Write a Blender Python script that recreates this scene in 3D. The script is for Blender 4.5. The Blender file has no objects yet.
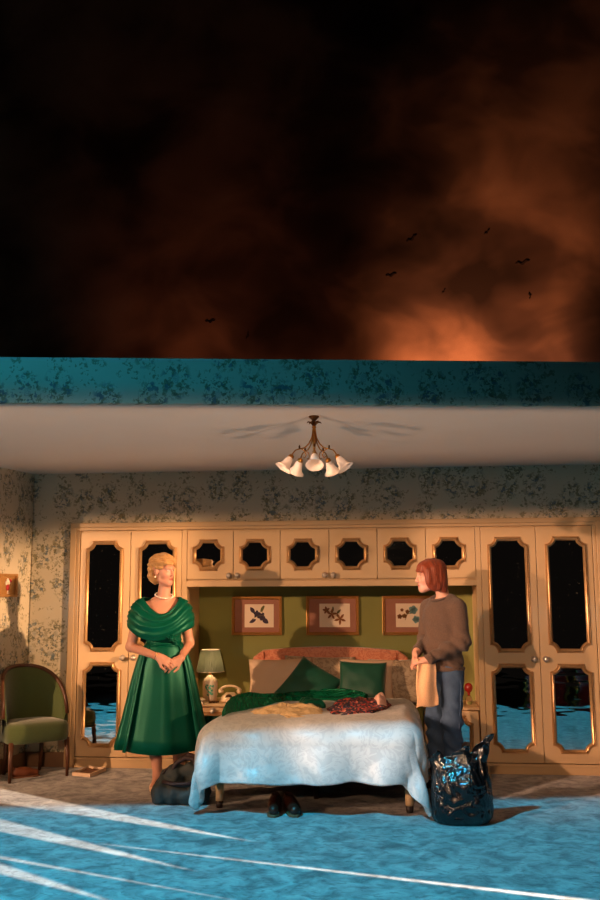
import bpy, bmesh, math, random
import numpy as np
from mathutils import Matrix, Vector

S = bpy.context.scene
COL = S.collection
PI = math.pi
random.seed(4)

# ------------------------------------------------------------------ camera
F_PX, YAW, PITCH, ROLL = 930.0, .1054, .1461, -.0046
CAM = Vector((.7305, -7.89, 1.493))
_cy, _sy, _cp, _sp = math.cos(YAW), math.sin(YAW), math.cos(PITCH), math.sin(PITCH)
FWD = Vector((-_sy * _cp, _cy * _cp, _sp))
_r = Vector((_cy, _sy, 0)); _u = _r.cross(FWD)
RGT = math.cos(ROLL) * _r + math.sin(ROLL) * _u
UPV = -math.sin(ROLL) * _r + math.cos(ROLL) * _u
cd = bpy.data.cameras.new('camera'); cam = bpy.data.objects.new('camera', cd); COL.objects.link(cam)
cd.sensor_width = 36; cd.lens = F_PX * 36 / 900; cd.clip_end = 200
cam.matrix_world = Matrix(((RGT.x, UPV.x, -FWD.x, CAM.x), (RGT.y, UPV.y, -FWD.y, CAM.y), (RGT.z, UPV.z, -FWD.z, CAM.z), (0, 0, 0, 1)))
S.camera = cam
def ray(u, v): return FWD + RGT * ((u - 300) / F_PX) - UPV * ((v - 450) / F_PX)
def aty(u, v, Y): d = ray(u, v); return CAM + d * ((Y - CAM.y) / d.y)
def atz(u, v, Z): d = ray(u, v); return CAM + d * ((Z - CAM.z) / d.z)

S.view_settings.view_transform = 'Standard'
S.view_settings.look = 'None'
S.view_settings.gamma = 1.0
S.view_settings.use_curve_mapping = False
S.view_settings.exposure = 0.0

# ------------------------------------------------------------------ world and lamps
w = bpy.data.worlds.new('world'); S.world = w; w.use_nodes = True
w.node_tree.nodes['Background'].inputs[0].default_value = (.018, .014, .012, 1)
w.node_tree.nodes['Background'].inputs[1].default_value = .25

def spot(name, loc, target, energy, color, size, blend=.3, radius=.05):
    l = bpy.data.lights.new(name, 'SPOT'); o = bpy.data.objects.new(name, l); COL.objects.link(o)
    l.energy = energy; l.color = color; l.spot_size = math.radians(size); l.spot_blend = blend; l.shadow_soft_size = radius
    o.location = loc
    o.rotation_euler = (Vector(target) - Vector(loc)).to_track_quat('-Z', 'Y').to_euler()
    return o
def lamp_nodes(o):
    l = o.data; l.use_nodes = True; nt = l.node_tree
    def M(op, a, b=0.0, clamp=False):
        n = nt.nodes.new('ShaderNodeMath'); n.operation = op; n.use_clamp = clamp
        for i, x in enumerate((a, b)):
            if isinstance(x, (int, float)): n.inputs[i].default_value = x
            else: nt.links.new(x, n.inputs[i])
        return n.outputs[0]
    g = nt.nodes.new('ShaderNodeNewGeometry'); sep = nt.nodes.new('ShaderNodeSeparateXYZ')
    nt.links.new(g.outputs['Incoming'], sep.inputs[0])
    return nt, M, sep.outputs, nt.nodes['Emission'].inputs['Strength'], g
def floor_hit(o, M, d):
    t = M('DIVIDE', -o.location.z, M('MINIMUM', d[2], -.001))
    return M('ADD', M('MULTIPLY', d[0], t), o.location.x), M('ADD', M('MULTIPLY', d[1], t), o.location.y)

WARM = (1.0, .58, .30)
key_right = spot('key_lamp_from_right', (3.8, -2.6, 2.42), (-2.8, -.3, 1.25), 2600, WARM, 34, .4, .05)
key_left = spot('key_lamp_from_left', (-5.6, -5.75, 2.55), (.7, 0, .95), 1750, (1.0, .57, .31), 46, .5, .05)
key_left_b = spot('key_lamp_from_left_low', (-3.9, -7.2, 2.6), (1.75, 0, 1.0), 2200, (1.0, .57, .36), 21, .6, .05)
front_wash = spot('front_wash_lamp', (.2, -12.0, 3.7), (0, 0, .8), 1200, (1.0, .58, .32), 30, .6, .2)
blue_floor = spot('blue_overhead_lamp', (-2.4, -6.3, 6.4), (.2, -2.6, 0), 5100, (.03, .47, .72), 66, .5, .07)
blue_header = spot('blue_header_lamp', (-6.0, -8.0, 4.4), (-2.0, -3.2, 2.62), 2100, (.02, .34, .57), 36, 1.0, .2)
streaks = spot('gobo_streak_lamp', (4.9, -4.85, 1.35), (-1.2, -1.9, 0), 9500, (1.0, .80, .62), 60, .1, .01)
sky_orange = spot('sky_cloth_lamp', (1.0, 1.9, 2.7), (1.7, 3.4, 4.3), 760, (1.0, .30, .11), 74, 1.0, .3)
sky_red = spot('sky_cloth_lamp_low', (-1.3, 2.0, 2.6), (-1.2, 3.4, 4.0), 85, (1.0, .26, .10), 100, 1.0, .3)
bounce_fills = [spot('ceiling_bounce_fill', (x, -6.0, .3), (x * .4, -1.7, 2.49), 520, (1.0, .62, .40), 62, .9, .05) for x in (-2.2, 2.8)]  # added fill lamps, standing in for warm light bounced on to the ceiling

def shutters(o, cuts, extra=None):
    """barn doors: each cut is (plane y, +1 keep above / -1 keep below, height, softness)"""
    nt, M, d, strength, g = lamp_nodes(o); tot = None; L = o.location
    for Y0, sg, h, soft in cuts:
        z = M('ADD', M('MULTIPLY', M('DIVIDE', d[2], M('MAXIMUM', d[1], .001)), Y0 - L.y), L.z)
        m = M('MULTIPLY', M('ADD', M('MULTIPLY', M('SUBTRACT', z, h), float(sg)), soft * .5), 1 / soft, True)
        tot = m if tot is None else M('MULTIPLY', tot, m)
    if extra is not None:                                     # side shutter: keep x beyond a value on the wardrobe plane
        x = M('ADD', M('MULTIPLY', M('DIVIDE', d[0], M('MAXIMUM', d[1], .001)), -L.y), L.x)
        tot = M('MULTIPLY', tot, M('MULTIPLY', M('SUBTRACT', x, extra), 4.0, True))
    nt.links.new(tot, strength)
shutters(key_left, [(-1.2, 1, .0, .7), (0, -1, 2.03, .22)])
shutters(key_left_b, [(-1.2, 1, -.35, .4), (0, -1, 2.03, .22)], .75)
shutters(front_wash, [(-1.2, 1, .05, .3), (-2.9, -1, 2.36, .1)])
nt, M, d, strength, g = lamp_nodes(blue_floor)              # shuttered just under the header
_L = blue_floor.location
_t = M('DIVIDE', -2.916 - _L.y + .1605 * _L.x, M('MAXIMUM', M('SUBTRACT', d[1], M('MULTIPLY', d[0], .1605)), .01))
_z = M('ADD', M('MULTIPLY', d[2], _t), _L.z)
nt.links.new(M('MULTIPLY', M('SUBTRACT', 2.42, _z), 14.0, True), strength)
shutters(blue_header, [(-3.0, 1, 2.42, .06)])
for _o in bounce_fills:                                          # shuttered off the header, on to the ceiling only
    nt, M, d, strength, g = lamp_nodes(_o)
    _t = M('DIVIDE', 2.49 - .3, M('MAXIMUM', d[2], .01))
    _hx, _hy = M('ADD', M('MULTIPLY', d[0], _t), _o.location.x), M('ADD', M('MULTIPLY', d[1], _t), -6.0)
    _k = M('SUBTRACT', _hy, M('MULTIPLY', _hx, .1605))
    nt.links.new(M('MULTIPLY', M('MULTIPLY', M('ADD', _k, 2.84), 12.0, True), M('MULTIPLY', M('SUBTRACT', -.02, _hy), 1.1, True)), strength)

# the streak lamp carries a gobo: thin slivers of light that fall on the carpet
nt, M, d, strength, g = lamp_nodes(streaks)
hx, hy = floor_hit(streaks, M, d)
total = None
#        wide end (x, y)   tip (x, y)      half width at the wide end
SLIVERS = [((-2.45, -.98), (-.05, -2.22), .19), ((-2.30, -1.66), (-.28, -2.82), .15), ((-2.2, -2.36), (-.50, -3.38), .13),
           ((-1.05, -2.29), (1.65, -3.07), .028), ((-1.55, -2.60), (.35, -3.38), .035)]
for (ax, ay), (bx_, by_), hw in SLIVERS:
    L = math.hypot(bx_ - ax, by_ - ay); ux, uy = (bx_ - ax) / L, (by_ - ay) / L
    rx, ry = M('SUBTRACT', hx, ax), M('SUBTRACT', hy, ay)
    s_ = M('DIVIDE', M('ADD', M('MULTIPLY', rx, ux), M('MULTIPLY', ry, uy)), L)
    q = M('ABSOLUTE', M('SUBTRACT', M('MULTIPLY', ry, ux), M('MULTIPLY', rx, uy)))
    taper = hw > .03
    wd = M('MULTIPLY', M('SUBTRACT', 1.0, s_), hw) if taper else M('ADD', M('MULTIPLY', s_, hw * .6), hw * .6)
    m1 = M('MULTIPLY', M('SUBTRACT', wd, q), 32.0, True)
    m2 = M('MULTIPLY', M('GREATER_THAN', s_, -.6 if taper else 0.0), M('LESS_THAN', s_, 1.0))
    m = M('MULTIPLY', m1, m2)
    total = m if total is None else M('MAXIMUM', total, m)
nt.links.new(total, strength)
# leaf breakup on the lamp from the right
nt, M, d, strength, g = lamp_nodes(key_right)
nz = nt.nodes.new('ShaderNodeTexNoise'); nz.inputs['Scale'].default_value = 5.5; nz.inputs['Detail'].default_value = 3
nt.links.new(g.outputs['Incoming'], nz.inputs['Vector'])
hi = M('MULTIPLY', M('ADD', d[2], .115), 16.0, True)            # leaves only in the upper part of the beam
leaf = M('MULTIPLY', M('SUBTRACT', nz.outputs['Fac'], .50), 9.0, True)
top = M('MULTIPLY', M('MULTIPLY', M('SUBTRACT', -.050, d[2]), 26.0, True), M('ADD', M('MULTIPLY', M('ADD', d[2], .33), 10.0, True), .12, True))       # top shutter keeps the beam off the ceiling
side = M('MULTIPLY', M('SUBTRACT', -.9, M('ADD', M('MULTIPLY', M('DIVIDE', d[0], M('MAXIMUM', d[1], .01)), 2.6), 3.8)), 3.0, True)   # side shutter
top = M('MULTIPLY', top, side)
nt.links.new(M('MULTIPLY', top, M('SUBTRACT', 1.0, M('MULTIPLY', M('MULTIPLY', hi, leaf), .85))), strength)

# ------------------------------------------------------------------ helpers: meshes and objects
WM = {}
def tag(o, label, cat, group=None):
    o['label'] = label; o['category'] = cat
    if group: o['group'] = group
    return o
def thing(name, label, cat, loc=(0, 0, 0), rz=0, group=None):
    o = bpy.data.objects.new(name, None); COL.objects.link(o); o.empty_display_size = .1
    o.location = loc; o.rotation_euler = (0, 0, rz)
    WM[o] = Matrix.Translation(Vector(loc)) @ Matrix.Rotation(rz, 4, 'Z')
    return tag(o, label, cat, group)

class MB:
    def __init__(s): s.v = []; s.f = []; s.m = []
    def add(s, vs, fs, m=0):
        b = len(s.v); s.v += [tuple(x) for x in vs]
        for f in fs: s.f.append(tuple(i + b for i in f)); s.m.append(m)
        return s
    def box(s, x0, x1, y0, y1, z0, z1, m=0):
        return s.add([(x0, y0, z0), (x1, y0, z0), (x1, y1, z0), (x0, y1, z0), (x0, y0, z1), (x1, y0, z1), (x1, y1, z1), (x0, y1, z1)],
              [(3, 2, 1, 0), (4, 5, 6, 7), (0, 1, 5, 4), (1, 2, 6, 5), (2, 3, 7, 6), (3, 0, 4, 7)], m)
    def prism(s, pts, y0, y1, m=0):          # pts in (x, z), extruded along y
        n = len(pts)
        vs = [(x, y0, z) for x, z in pts] + [(x, y1, z) for x, z in pts]
        fs = [tuple(range(n)), tuple(range(2 * n - 1, n - 1, -1))] + [(i, i + n, (i + 1) % n + n, (i + 1) % n) for i in range(n)]
        return s.add(vs, fs, m)
    def slab(s, pts, z0, z1, m=0):           # pts in (x, y), extruded along z
        n = len(pts)
        vs = [(x, y, z0) for x, y in pts] + [(x, y, z1) for x, y in pts]
        fs = [tuple(range(n - 1, -1, -1)), tuple(range(n, 2 * n))] + [(i, (i + 1) % n, (i + 1) % n + n, i + n) for i in range(n)]
        return s.add(vs, fs, m)
    def loft(s, rings, closed=True, cap=True, m=0, loop=False):
        n = len(rings[0]); vs = [p for r in rings for p in r]; fs = []
        R_ = len(rings)
        for i in range(R_ if loop else R_ - 1):
            for j in range(n if closed else n - 1):
                a, b = i * n + j, i * n + (j + 1) % n; c, e = ((i + 1) % R_) * n + (j + 1) % n, ((i + 1) % R_) * n + j
                fs.append((a, b, c, e))
        if cap and closed and not loop: fs += [tuple(range(n - 1, -1, -1)), tuple((R_ - 1) * n + j for j in range(n))]
        return s.add(vs, fs, m)
    def tube(s, pts, rad, n=8, m=0, cap=True):
        pts = [Vector(p) for p in pts]; rings = []; up = None
        for i, p in enumerate(pts):
            t = (pts[min(i + 1, len(pts) - 1)] - pts[max(i - 1, 0)])
            t = t.normalized() if t.length > 1e-9 else Vector((0, 0, 1))
            if up is None: up = Vector((0, 0, 1)) if abs(t.z) < .9 else Vector((1, 0, 0))
            a = t.cross(up); a = a.normalized() if a.length > 1e-6 else t.orthogonal().normalized()
            b = a.cross(t).normalized(); up = b
            r = rad[i] if isinstance(rad, (list, tuple)) else rad
            rings.append([p + a * (r * math.cos(2 * PI * k / n)) + b * (r * math.sin(2 * PI * k / n)) for k in range(n)])
        return s.loft(rings, True, cap, m)
    def lathe(s, prof, n=20, mat4=None, m=0, wave=None):
        rings = []
        for r, z in prof:
            ring = []
            for k in range(n):
                a = 2 * PI * k / n; rr = r * (1 + (wave(a, z) if wave else 0))
                p = Vector((rr * math.cos(a), rr * math.sin(a), z))
                ring.append(mat4 @ p if mat4 else p)
            rings.append(ring)
        return s.loft(rings, True, True, m)
    def ball(s, c, r, n=10, m=0, rot=None):
        r = r if isinstance(r, (tuple, list)) else (r, r, r); rings = []
        for i in range(1, n):
            a = PI * i / n
            ring = []
            for k in range(n + 4):
                b = 2 * PI * k / (n + 4)
                p = Vector((r[0] * math.sin(a) * math.cos(b), r[1] * math.sin(a) * math.sin(b), -r[2] * math.cos(a)))
                if rot: p = rot @ p
                ring.append(p + Vector(c))
            rings.append(ring)
        return s.loft(rings, True, True, m)

def obj(name, mb, mats, parent=None, smooth=False, bevel=0, solid=0, sub=0, kind=None, auto=None):
    me = bpy.data.meshes.new(name)
    if isinstance(mb, MB):
        me.from_pydata(mb.v, [], mb.f)
        if any(mb.m): me.polygons.foreach_set('material_index', mb.m)
    else:
        V, Fc = mb; me.from_pydata(np.asarray(V).tolist(), [], np.asarray(Fc).tolist())
    for m_ in (mats if isinstance(mats, (list, tuple)) else [mats]): me.materials.append(m_)
    bm = bmesh.new(); bm.from_mesh(me); bmesh.ops.recalc_face_normals(bm, faces=bm.faces); bm.to_mesh(me); bm.free()
    if smooth or auto:
        me.polygons.foreach_set('use_smooth', [True] * len(me.polygons))
    if auto:
        try: me.set_sharp_from_angle(angle=math.radians(auto))
        except Exception: pass
    o = bpy.data.objects.new(name, me); COL.objects.link(o)
    if parent is not None:
        o.parent = parent; o.matrix_parent_inverse = WM[parent].inverted()
    WM[o] = Matrix.Identity(4)
    if bevel:
        md = o.modifiers.new('bevel', 'BEVEL'); md.width = bevel; md.segments = 2; md.limit_method = 'ANGLE'; md.angle_limit = .6
    if solid:
        md = o.modifiers.new('solid', 'SOLIDIFY'); md.thickness = solid; md.offset = 0
    if sub:
        md = o.modifiers.new('sub', 'SUBSURF'); md.levels = sub; md.render_levels = sub
    if kind: o['kind'] = kind
    return o
def struct(name, mb, m, **k): return obj(name, mb, m, kind='structure', **k)
def copy_tree(o, parent=None):
    c = o.copy(); COL.objects.link(c); WM[c] = WM.get(o, Matrix.Identity(4))
    if parent is not None:
        pi = o.matrix_parent_inverse.copy(); c.parent = parent; c.matrix_parent_inverse = pi
    for ch in [x for x in COL.objects if x.parent == o]: copy_tree(ch, c)
    return c

# numpy noise and signed-distance modelling -------------------------------------------------------------
_rng = np.random.RandomState(7); _T = _rng.rand(64, 64, 64).astype(np.float32)
def vnoise(P, scale=1.0, seed=0):
    P = np.asarray(P, np.float64) * scale + seed * 13.37 + 100.0
    i = np.floor(P).astype(int); f = P - i; f = f * f * (3 - 2 * f); i &= 63; j = (i + 1) & 63
    x0, y0, z0 = i[..., 0], i[..., 1], i[..., 2]; x1, y1, z1 = j[..., 0], j[..., 1], j[..., 2]
    fx, fy, fz = f[..., 0], f[..., 1], f[..., 2]
    a = _T[x0, y0, z0] * (1 - fx) + _T[x1, y0, z0] * fx; b = _T[x0, y1, z0] * (1 - fx) + _T[x1, y1, z0] * fx
    c = _T[x0, y0, z1] * (1 - fx) + _T[x1, y0, z1] * fx; e = _T[x0, y1, z1] * (1 - fx) + _T[x1, y1, z1] * fx
    return (a * (1 - fy) + b * fy) * (1 - fz) + (c * (1 - fy) + e * fy) * fz
def fbm(P, scale=1.0, seed=0, oct=3):
    r = 0; a = .5
    for k in range(oct): r = r + a * (vnoise(P, scale * 2 ** k, seed + k) - .5) * 2; a *= .5
    return r
def cap(a, b, ra, rb=None, k=.02, op=1): return ('c', np.array(a, float), np.array(b, float), ra, ra if rb is None else rb, k, op)
def ell(c, r, rot=None, k=.02, op=1): return ('e', np.array(c, float), np.array(r, float), None if rot is None else np.array(rot, float), k, op)
def chain(pts, rads, k=.02): return [cap(pts[i], pts[i + 1], rads[i], rads[i + 1], k) for i in range(len(pts) - 1)]
def bbox_of(p):
    if p[0] == 'c':
        r = max(p[3], p[4]); return np.minimum(p[1], p[2]) - r, np.maximum(p[1], p[2]) + r
    r = np.full(3, p[2].max()) if p[3] is not None else p[2]
    return p[1] - r, p[1] + r
def sdf_mesh(prims, vox=.005, disp=None, cuts=None):
    """smooth union of capsules and ellipsoids meshed with surface nets; cuts(P) >0 removes"""
    lo = np.min([bbox_of(p)[0] for p in prims if p[-1] > 0], axis=0) - 4 * vox - .012
    hi = np.max([bbox_of(p)[1] for p in prims if p[-1] > 0], axis=0) + 4 * vox + .012
    n = np.ceil((hi - lo) / vox).astype(int) + 1
    D = np.full(n, .2, np.float32)
    ax = [lo[i] + vox * np.arange(n[i]) for i in range(3)]
    for p in prims:
        b0, b1 = bbox_of(p); k = p[-2]
        i0 = np.clip(((b0 - k * 2 - .03 - lo) / vox).astype(int), 0, n - 1); i1 = np.clip(((b1 + k * 2 + .03 - lo) / vox).astype(int) + 2, 1, n)
        sl = tuple(slice(i0[j], i1[j]) for j in range(3))
        X, Y, Z = np.meshgrid(*[ax[j][sl[j]] for j in range(3)], indexing='ij')
        if p[0] == 'c':
            a, b = p[1], p[2]; ab = b - a; L2 = max(ab @ ab, 1e-12)
            t = np.clip(((X - a[0]) * ab[0] + (Y - a[1]) * ab[1] + (Z - a[2]) * ab[2]) / L2, 0, 1)
            d = np.sqrt((X - a[0] - t * ab[0]) ** 2 + (Y - a[1] - t * ab[1]) ** 2 + (Z - a[2] - t * ab[2]) ** 2) - (p[3] + (p[4] - p[3]) * t)
        else:
            x, y, z = X - p[1][0], Y - p[1][1], Z - p[1][2]
            if p[3] is not None:
                q = p[3].T; x, y, z = q[0, 0] * x + q[0, 1] * y + q[0, 2] * z, q[1, 0] * x + q[1, 1] * y + q[1, 2] * z, q[2, 0] * x + q[2, 1] * y + q[2, 2] * z
            r = p[2]; k0 = np.sqrt((x / r[0]) ** 2 + (y / r[1]) ** 2 + (z / r[2]) ** 2); k1 = np.sqrt((x / r[0] ** 2) ** 2 + (y / r[1] ** 2) ** 2 + (z / r[2] ** 2) ** 2)
            d = k0 * (k0 - 1) / np.maximum(k1, 1e-6)
        A = D[sl]
        if p[-1] > 0:
            h = np.clip(.5 + .5 * (A - d) / k, 0, 1); D[sl] = A + (d - A) * h - k * h * (1 - h)
        else:
            h = np.clip(.5 - .5 * (A + d) / k, 0, 1); D[sl] = A + (-d - A) * h + k * h * (1 - h)
    if disp is not None or cuts is not None:
        idx = np.argwhere(np.abs(D) < .05) if cuts is None else np.argwhere(D < .05)
        P = lo + idx * vox; vals = D[tuple(idx.T)]
        if disp is not None: vals = vals + disp(P)
        if cuts is not None: vals = np.maximum(vals, cuts(P))
        D[tuple(idx.T)] = vals
    ins = D < 0
    c = ins[:-1, :-1, :-1].astype(np.int8)
    cnt = sum(ins[i:n[0] - 1 + i, j:n[1] - 1 + j, k:n[2] - 1 + k].astype(np.int8) for i in (0, 1) for j in (0, 1) for k in (0, 1))
    act = np.argwhere((cnt > 0) & (cnt < 8)); vid = np.full(n - 1, -1, np.int64); vid[tuple(act.T)] = np.arange(len(act))
    acc = np.zeros((len(act), 3)); num = np.zeros(len(act))
    cr = [(i, j, k) for i in (0, 1) for j in (0, 1) for k in (0, 1)]
    for a in cr:
        for b in cr:
            if a < b and sum(abs(a[t] - b[t]) for t in range(3)) == 1:
                da = D[tuple((act + a).T)]; db = D[tuple((act + b).T)]; m = (da < 0) != (db < 0)
                t = np.where(m, da / np.where(m, da - db, 1), 0)
                acc += m[:, None] * (np.array(a) + t[:, None] * (np.array(b) - np.array(a))); num += m
    V = lo + (act + acc / np.maximum(num, 1)[:, None]) * vox
    Fs = []
    for axis in range(3):
        o1, o2 = [q for q in range(3) if q != axis]
        s0 = [slice(None)] * 3; s1 = [slice(None)] * 3; s0[axis] = slice(0, -1); s1[axis] = slice(1, None)
        ed = np.argwhere(ins[tuple(s0)] != ins[tuple(s1)])
        ed = ed[(ed[:, o1] > 0) & (ed[:, o2] > 0) & (ed[:, o1] < n[o1] - 1) & (ed[:, o2] < n[o2] - 1)]
        e1 = np.zeros(3, int); e1[o1] = 1; e2 = np.zeros(3, int); e2[o2] = 1
        q = np.stack([vid[tuple((ed - e1 - e2).T)], vid[tuple((ed - e2).T)], vid[tuple(ed.T)], vid[tuple((ed - e1).T)]], 1)
        Fs.append(q[(q >= 0).all(1)])
    return V, np.concatenate(Fs)
def set_col(o, V, C):
    a = o.data.color_attributes.new('Col', 'FLOAT_COLOR', 'POINT')
    a.data.foreach_set('color', np.concatenate([C, np.ones((len(C), 1))], 1).astype(np.float32).ravel())

# ------------------------------------------------------------------ materials (all procedural)
def lin(c): return tuple((x / 12.92 if x <= .04045 else ((x + .055) / 1.055) ** 2.4) for x in [v / 255 for v in c])
class NT:
    def __init__(s, name):
        s.m = bpy.data.materials.new(name); s.m.use_nodes = True; s.t = s.m.node_tree; s.b = s.t.nodes['Principled BSDF']
        s.geo = None
    def n(s, kind, **kw):
        x = s.t.nodes.new('ShaderNode' + kind)
        for k, v in kw.items(): setattr(x, k, v)
        return x
    def set(s, sock, v):
        if isinstance(v, bpy.types.NodeSocket): s.t.links.new(v, sock)
        else:
            if hasattr(sock.default_value, '__len__') and len(sock.default_value) == 4 and len(v) == 3: v = tuple(v) + (1,)
            sock.default_value = v
    def math(s, op, a, b=0.0, clamp=False):
        x = s.n('Math', operation=op, use_clamp=clamp); s.set(x.inputs[0], a); s.set(x.inputs[1], b); return x.outputs[0]
    def mix(s, f, a, b):
        x = s.n('Mix', data_type='RGBA'); s.set(x.inputs[0], f); s.set(x.inputs[6], a); s.set(x.inputs[7], b); return x.outputs[2]
    def pos(s, obj_space=False):
        return s.n('TexCoord').outputs['Object'] if obj_space else s.n('NewGeometry').outputs['Position']
    def mapv(s, vec, scale=(1, 1, 1), loc=(0, 0, 0), rot=(0, 0, 0)):
        x = s.n('Mapping'); s.set(x.inputs[0], vec); x.inputs[1].default_value = loc; x.inputs[2].default_value = rot; x.inputs[3].default_value = scale; return x.outputs[0]
    def noise(s, vec, scale, detail=2, rough=.5, dist=0, out='Fac'):
        x = s.n('TexNoise'); s.set(x.inputs['Vector'], vec); x.inputs['Scale'].default_value = scale; x.inputs['Detail'].default_value = detail
        x.inputs['Roughness'].default_value = rough; x.inputs['Distortion'].default_value = dist; return x.outputs[out]
    def vor(s, vec, scale, rand=1, feature='F1', out='Distance', dims='3D'):
        x = s.n('TexVoronoi', feature=feature, voronoi_dimensions=dims); s.set(x.inputs['Vector'], vec); x.inputs['Scale'].default_value = scale
        x.inputs['Randomness'].default_value = rand
        return x.outputs[out] if out else x
    def ramp(s, f, stops):
        x = s.n('ValToRGB'); s.set(x.inputs[0], f); e = x.color_ramp.elements
        while len(e) < len(stops): e.new(.5)
        for q, (p, c) in zip(e, stops): q.position = p; q.color = tuple(c) + (1,) if len(c) == 3 else c
        return x.outputs[0]
    def step(s, x, edge, soft): return s.math('DIVIDE', s.math('SUBTRACT', x, edge), soft, True)
    def bump(s, h, strength=.3, dist=.01):
        x = s.n('Bump'); s.set(x.inputs['Height'], h); x.inputs['Strength'].default_value = strength; x.inputs['Distance'].default_value = dist
        s.t.links.new(x.outputs[0], s.b.inputs['Normal'])
    def out(s, color=None, rough=None, metal=None, **kw):
        if color is not None: s.set(s.b.inputs['Base Color'], color)
        if rough is not None: s.set(s.b.inputs['Roughness'], rough)
        if metal is not None: s.set(s.b.inputs['Metallic'], metal)
        for k, v in kw.items(): s.set(s.b.inputs[k.replace('_', ' ')], v)
        return s.m
def plain(name, c, rough=.6, metal=0, var=.12, vscale=25, bump=0, bscale=200, **kw):
    t = NT(name); p = t.pos(True); c = lin(c)
    f = t.noise(p, vscale, 3)
    t.out(t.mix(f, tuple(x * (1 - var) for x in c), tuple(min(1, x * (1 + var)) for x in c)), rough, metal, **kw)
    if bump: t.bump(t.noise(p, bscale, 2), bump, .004)
    return t.m

def make_wallpaper():
    t = NT('floral_wallpaper'); p = t.pos(); sx = t.n('SeparateXYZ'); t.set(sx.inputs[0], p)
    cb = t.n('CombineXYZ'); t.set(cb.inputs[0], t.math('ADD', sx.outputs[0], t.math('MULTIPLY', sx.outputs[1], .97))); t.set(cb.inputs[1], sx.outputs[2])
    v = cb.outputs[0]
    warp = t.n('VectorMath', operation='ADD'); t.set(warp.inputs[0], v)
    nv = t.n('VectorMath', operation='SCALE'); t.set(nv.inputs[0], t.noise(v, 14, 2, out='Color')); nv.inputs['Scale'].default_value = .03
    t.set(warp.inputs[1], nv.outputs[0]); v2 = warp.outputs[0]
    big = t.vor(t.mapv(v2, (1, .82, 1)), 4.4, .62, dims='2D')                 # bouquet centres
    bouquet = t.math('SUBTRACT', 1.0, t.step(big, .30, .16))
    sprig = t.step(t.noise(v, 7.5, 2), .48, .06)
    base = t.mix(t.noise(v, 3, 3), lin((190, 176, 148)), lin((206, 193, 168)))
    n1 = t.step(t.noise(v2, 30, 3, .62), .53, .035); n2 = t.step(t.noise(t.mapv(v2, loc=(3.1, 1.7, 0)), 26, 3, .6), .575, .03)
    n3 = t.step(t.noise(t.mapv(v2, loc=(7.3, 5.2, 0)), 34, 3, .6), .57, .03); n4 = t.step(t.noise(t.mapv(v2, loc=(1.3, 9.2, 0)), 40, 2, .6), .56, .03)
    c1 = t.mix(t.math('MULTIPLY', t.math('MULTIPLY', n1, bouquet), .85), base, lin((122, 114, 80)))
    c1 = t.mix(t.math('MULTIPLY', t.math('MULTIPLY', n3, bouquet), .8), c1, lin((90, 90, 68)))
    c1 = t.mix(t.math('MULTIPLY', t.math('MULTIPLY', n2, bouquet), .85), c1, lin((92, 108, 114)))
    rose = t.math('SUBTRACT', 1.0, t.step(big, .07, .04))
    ring = t.math('MULTIPLY', t.step(t.math('SINE', t.math('MULTIPLY', big, 190.0)), .1, .5), rose)
    c2 = t.mix(t.math('MULTIPLY', rose, .7), c1, lin((182, 174, 154)))
    c2 = t.mix(t.math('MULTIPLY', ring, .45), c2, lin((120, 122, 118)))
    c3 = t.mix(t.math('MULTIPLY', t.math('MULTIPLY', n4, t.math('MULTIPLY', sprig, t.step(big, .26, .1))), .7), c2, lin((104, 98, 62)))
    t.out(c3, .75, 0); t.bump(t.noise(v, 220, 2), .12, .002); return t.m
def make_carpet():
    t = NT('mottled_carpet'); p = t.pos(); a = t.noise(p, 7, 4, .6, .8); b = t.noise(t.mapv(p, (1, 1.6, 1)), 16, 3, .6, .5)
    c = t.ramp(a, [(.32, lin((100, 94, 94))), (.50, lin((152, 147, 146))), (.66, lin((182, 177, 174)))])
    c = t.mix(t.math('MULTIPLY', t.step(b, .54, .10), .6), c, lin((86, 82, 84)))
    t.out(c, .95, 0, Sheen_Weight=.2); t.bump(t.noise(p, 260, 2), .6, .006); return t.m
SKYO = 0.0
def make_skycloth():
    t = NT('painted_cloud_cloth'); p = t.mapv(t.pos(), (1, 1, 1.25), rot=(0, .35, 0))
    big = t.noise(t.mapv(p, loc=(SKYO, 0, .4)), .40, 2, .5, .25); mid = t.noise(t.mapv(p, loc=(3, 0, 1)), .95, 3, .5, .4)
    s = t.math('ADD', t.math('MULTIPLY', big, .62), t.math('MULTIPLY', mid, .38))
    c = t.ramp(s, [(.36, lin((30, 26, 26))), (.46, lin((84, 72, 66))), (.56, lin((150, 128, 110))), (.70, lin((196, 172, 148)))])
    c = t.mix(t.math('MULTIPLY', t.noise(t.pos(), 60, 2), .25), c, lin((60, 40, 30)))
    t.out(c, .95, 0); return t.m
def make_mirror():
    t = NT('aged_mirror'); p = t.pos()
    spots = t.step(t.noise(p, 60, 4, .7), .68, .03)
    t.out(t.mix(spots, lin((208, 206, 200)), lin((9, 7, 6))), t.math('ADD', t.math('MULTIPLY', spots, .7), .03), t.math('SUBTRACT', 1.0, spots))
    t.bump(t.noise(t.mapv(p, (2.0, 1, 9.0)), 2.2, 1), .10, .012); return t.m
def make_satin(name, c, rough=.3, fold=0, dark=.75, aniso=0):
    t = NT(name); p = t.pos(True); c = lin(c)
    slub = t.noise(t.mapv(p, (6, 6, 130)), 3, 3, .6)
    t.out(t.mix(slub, tuple(x * dark for x in c), c), rough, .3, Specular_IOR_Level=.2)
    if fold: t.bump(t.noise(t.mapv(p, (5, 16, 16), rot=(0, 0, .25)), fold, 2, .5, .6), .9, .06)
    else: t.bump(slub, .10, .003)
    return t.m
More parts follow.
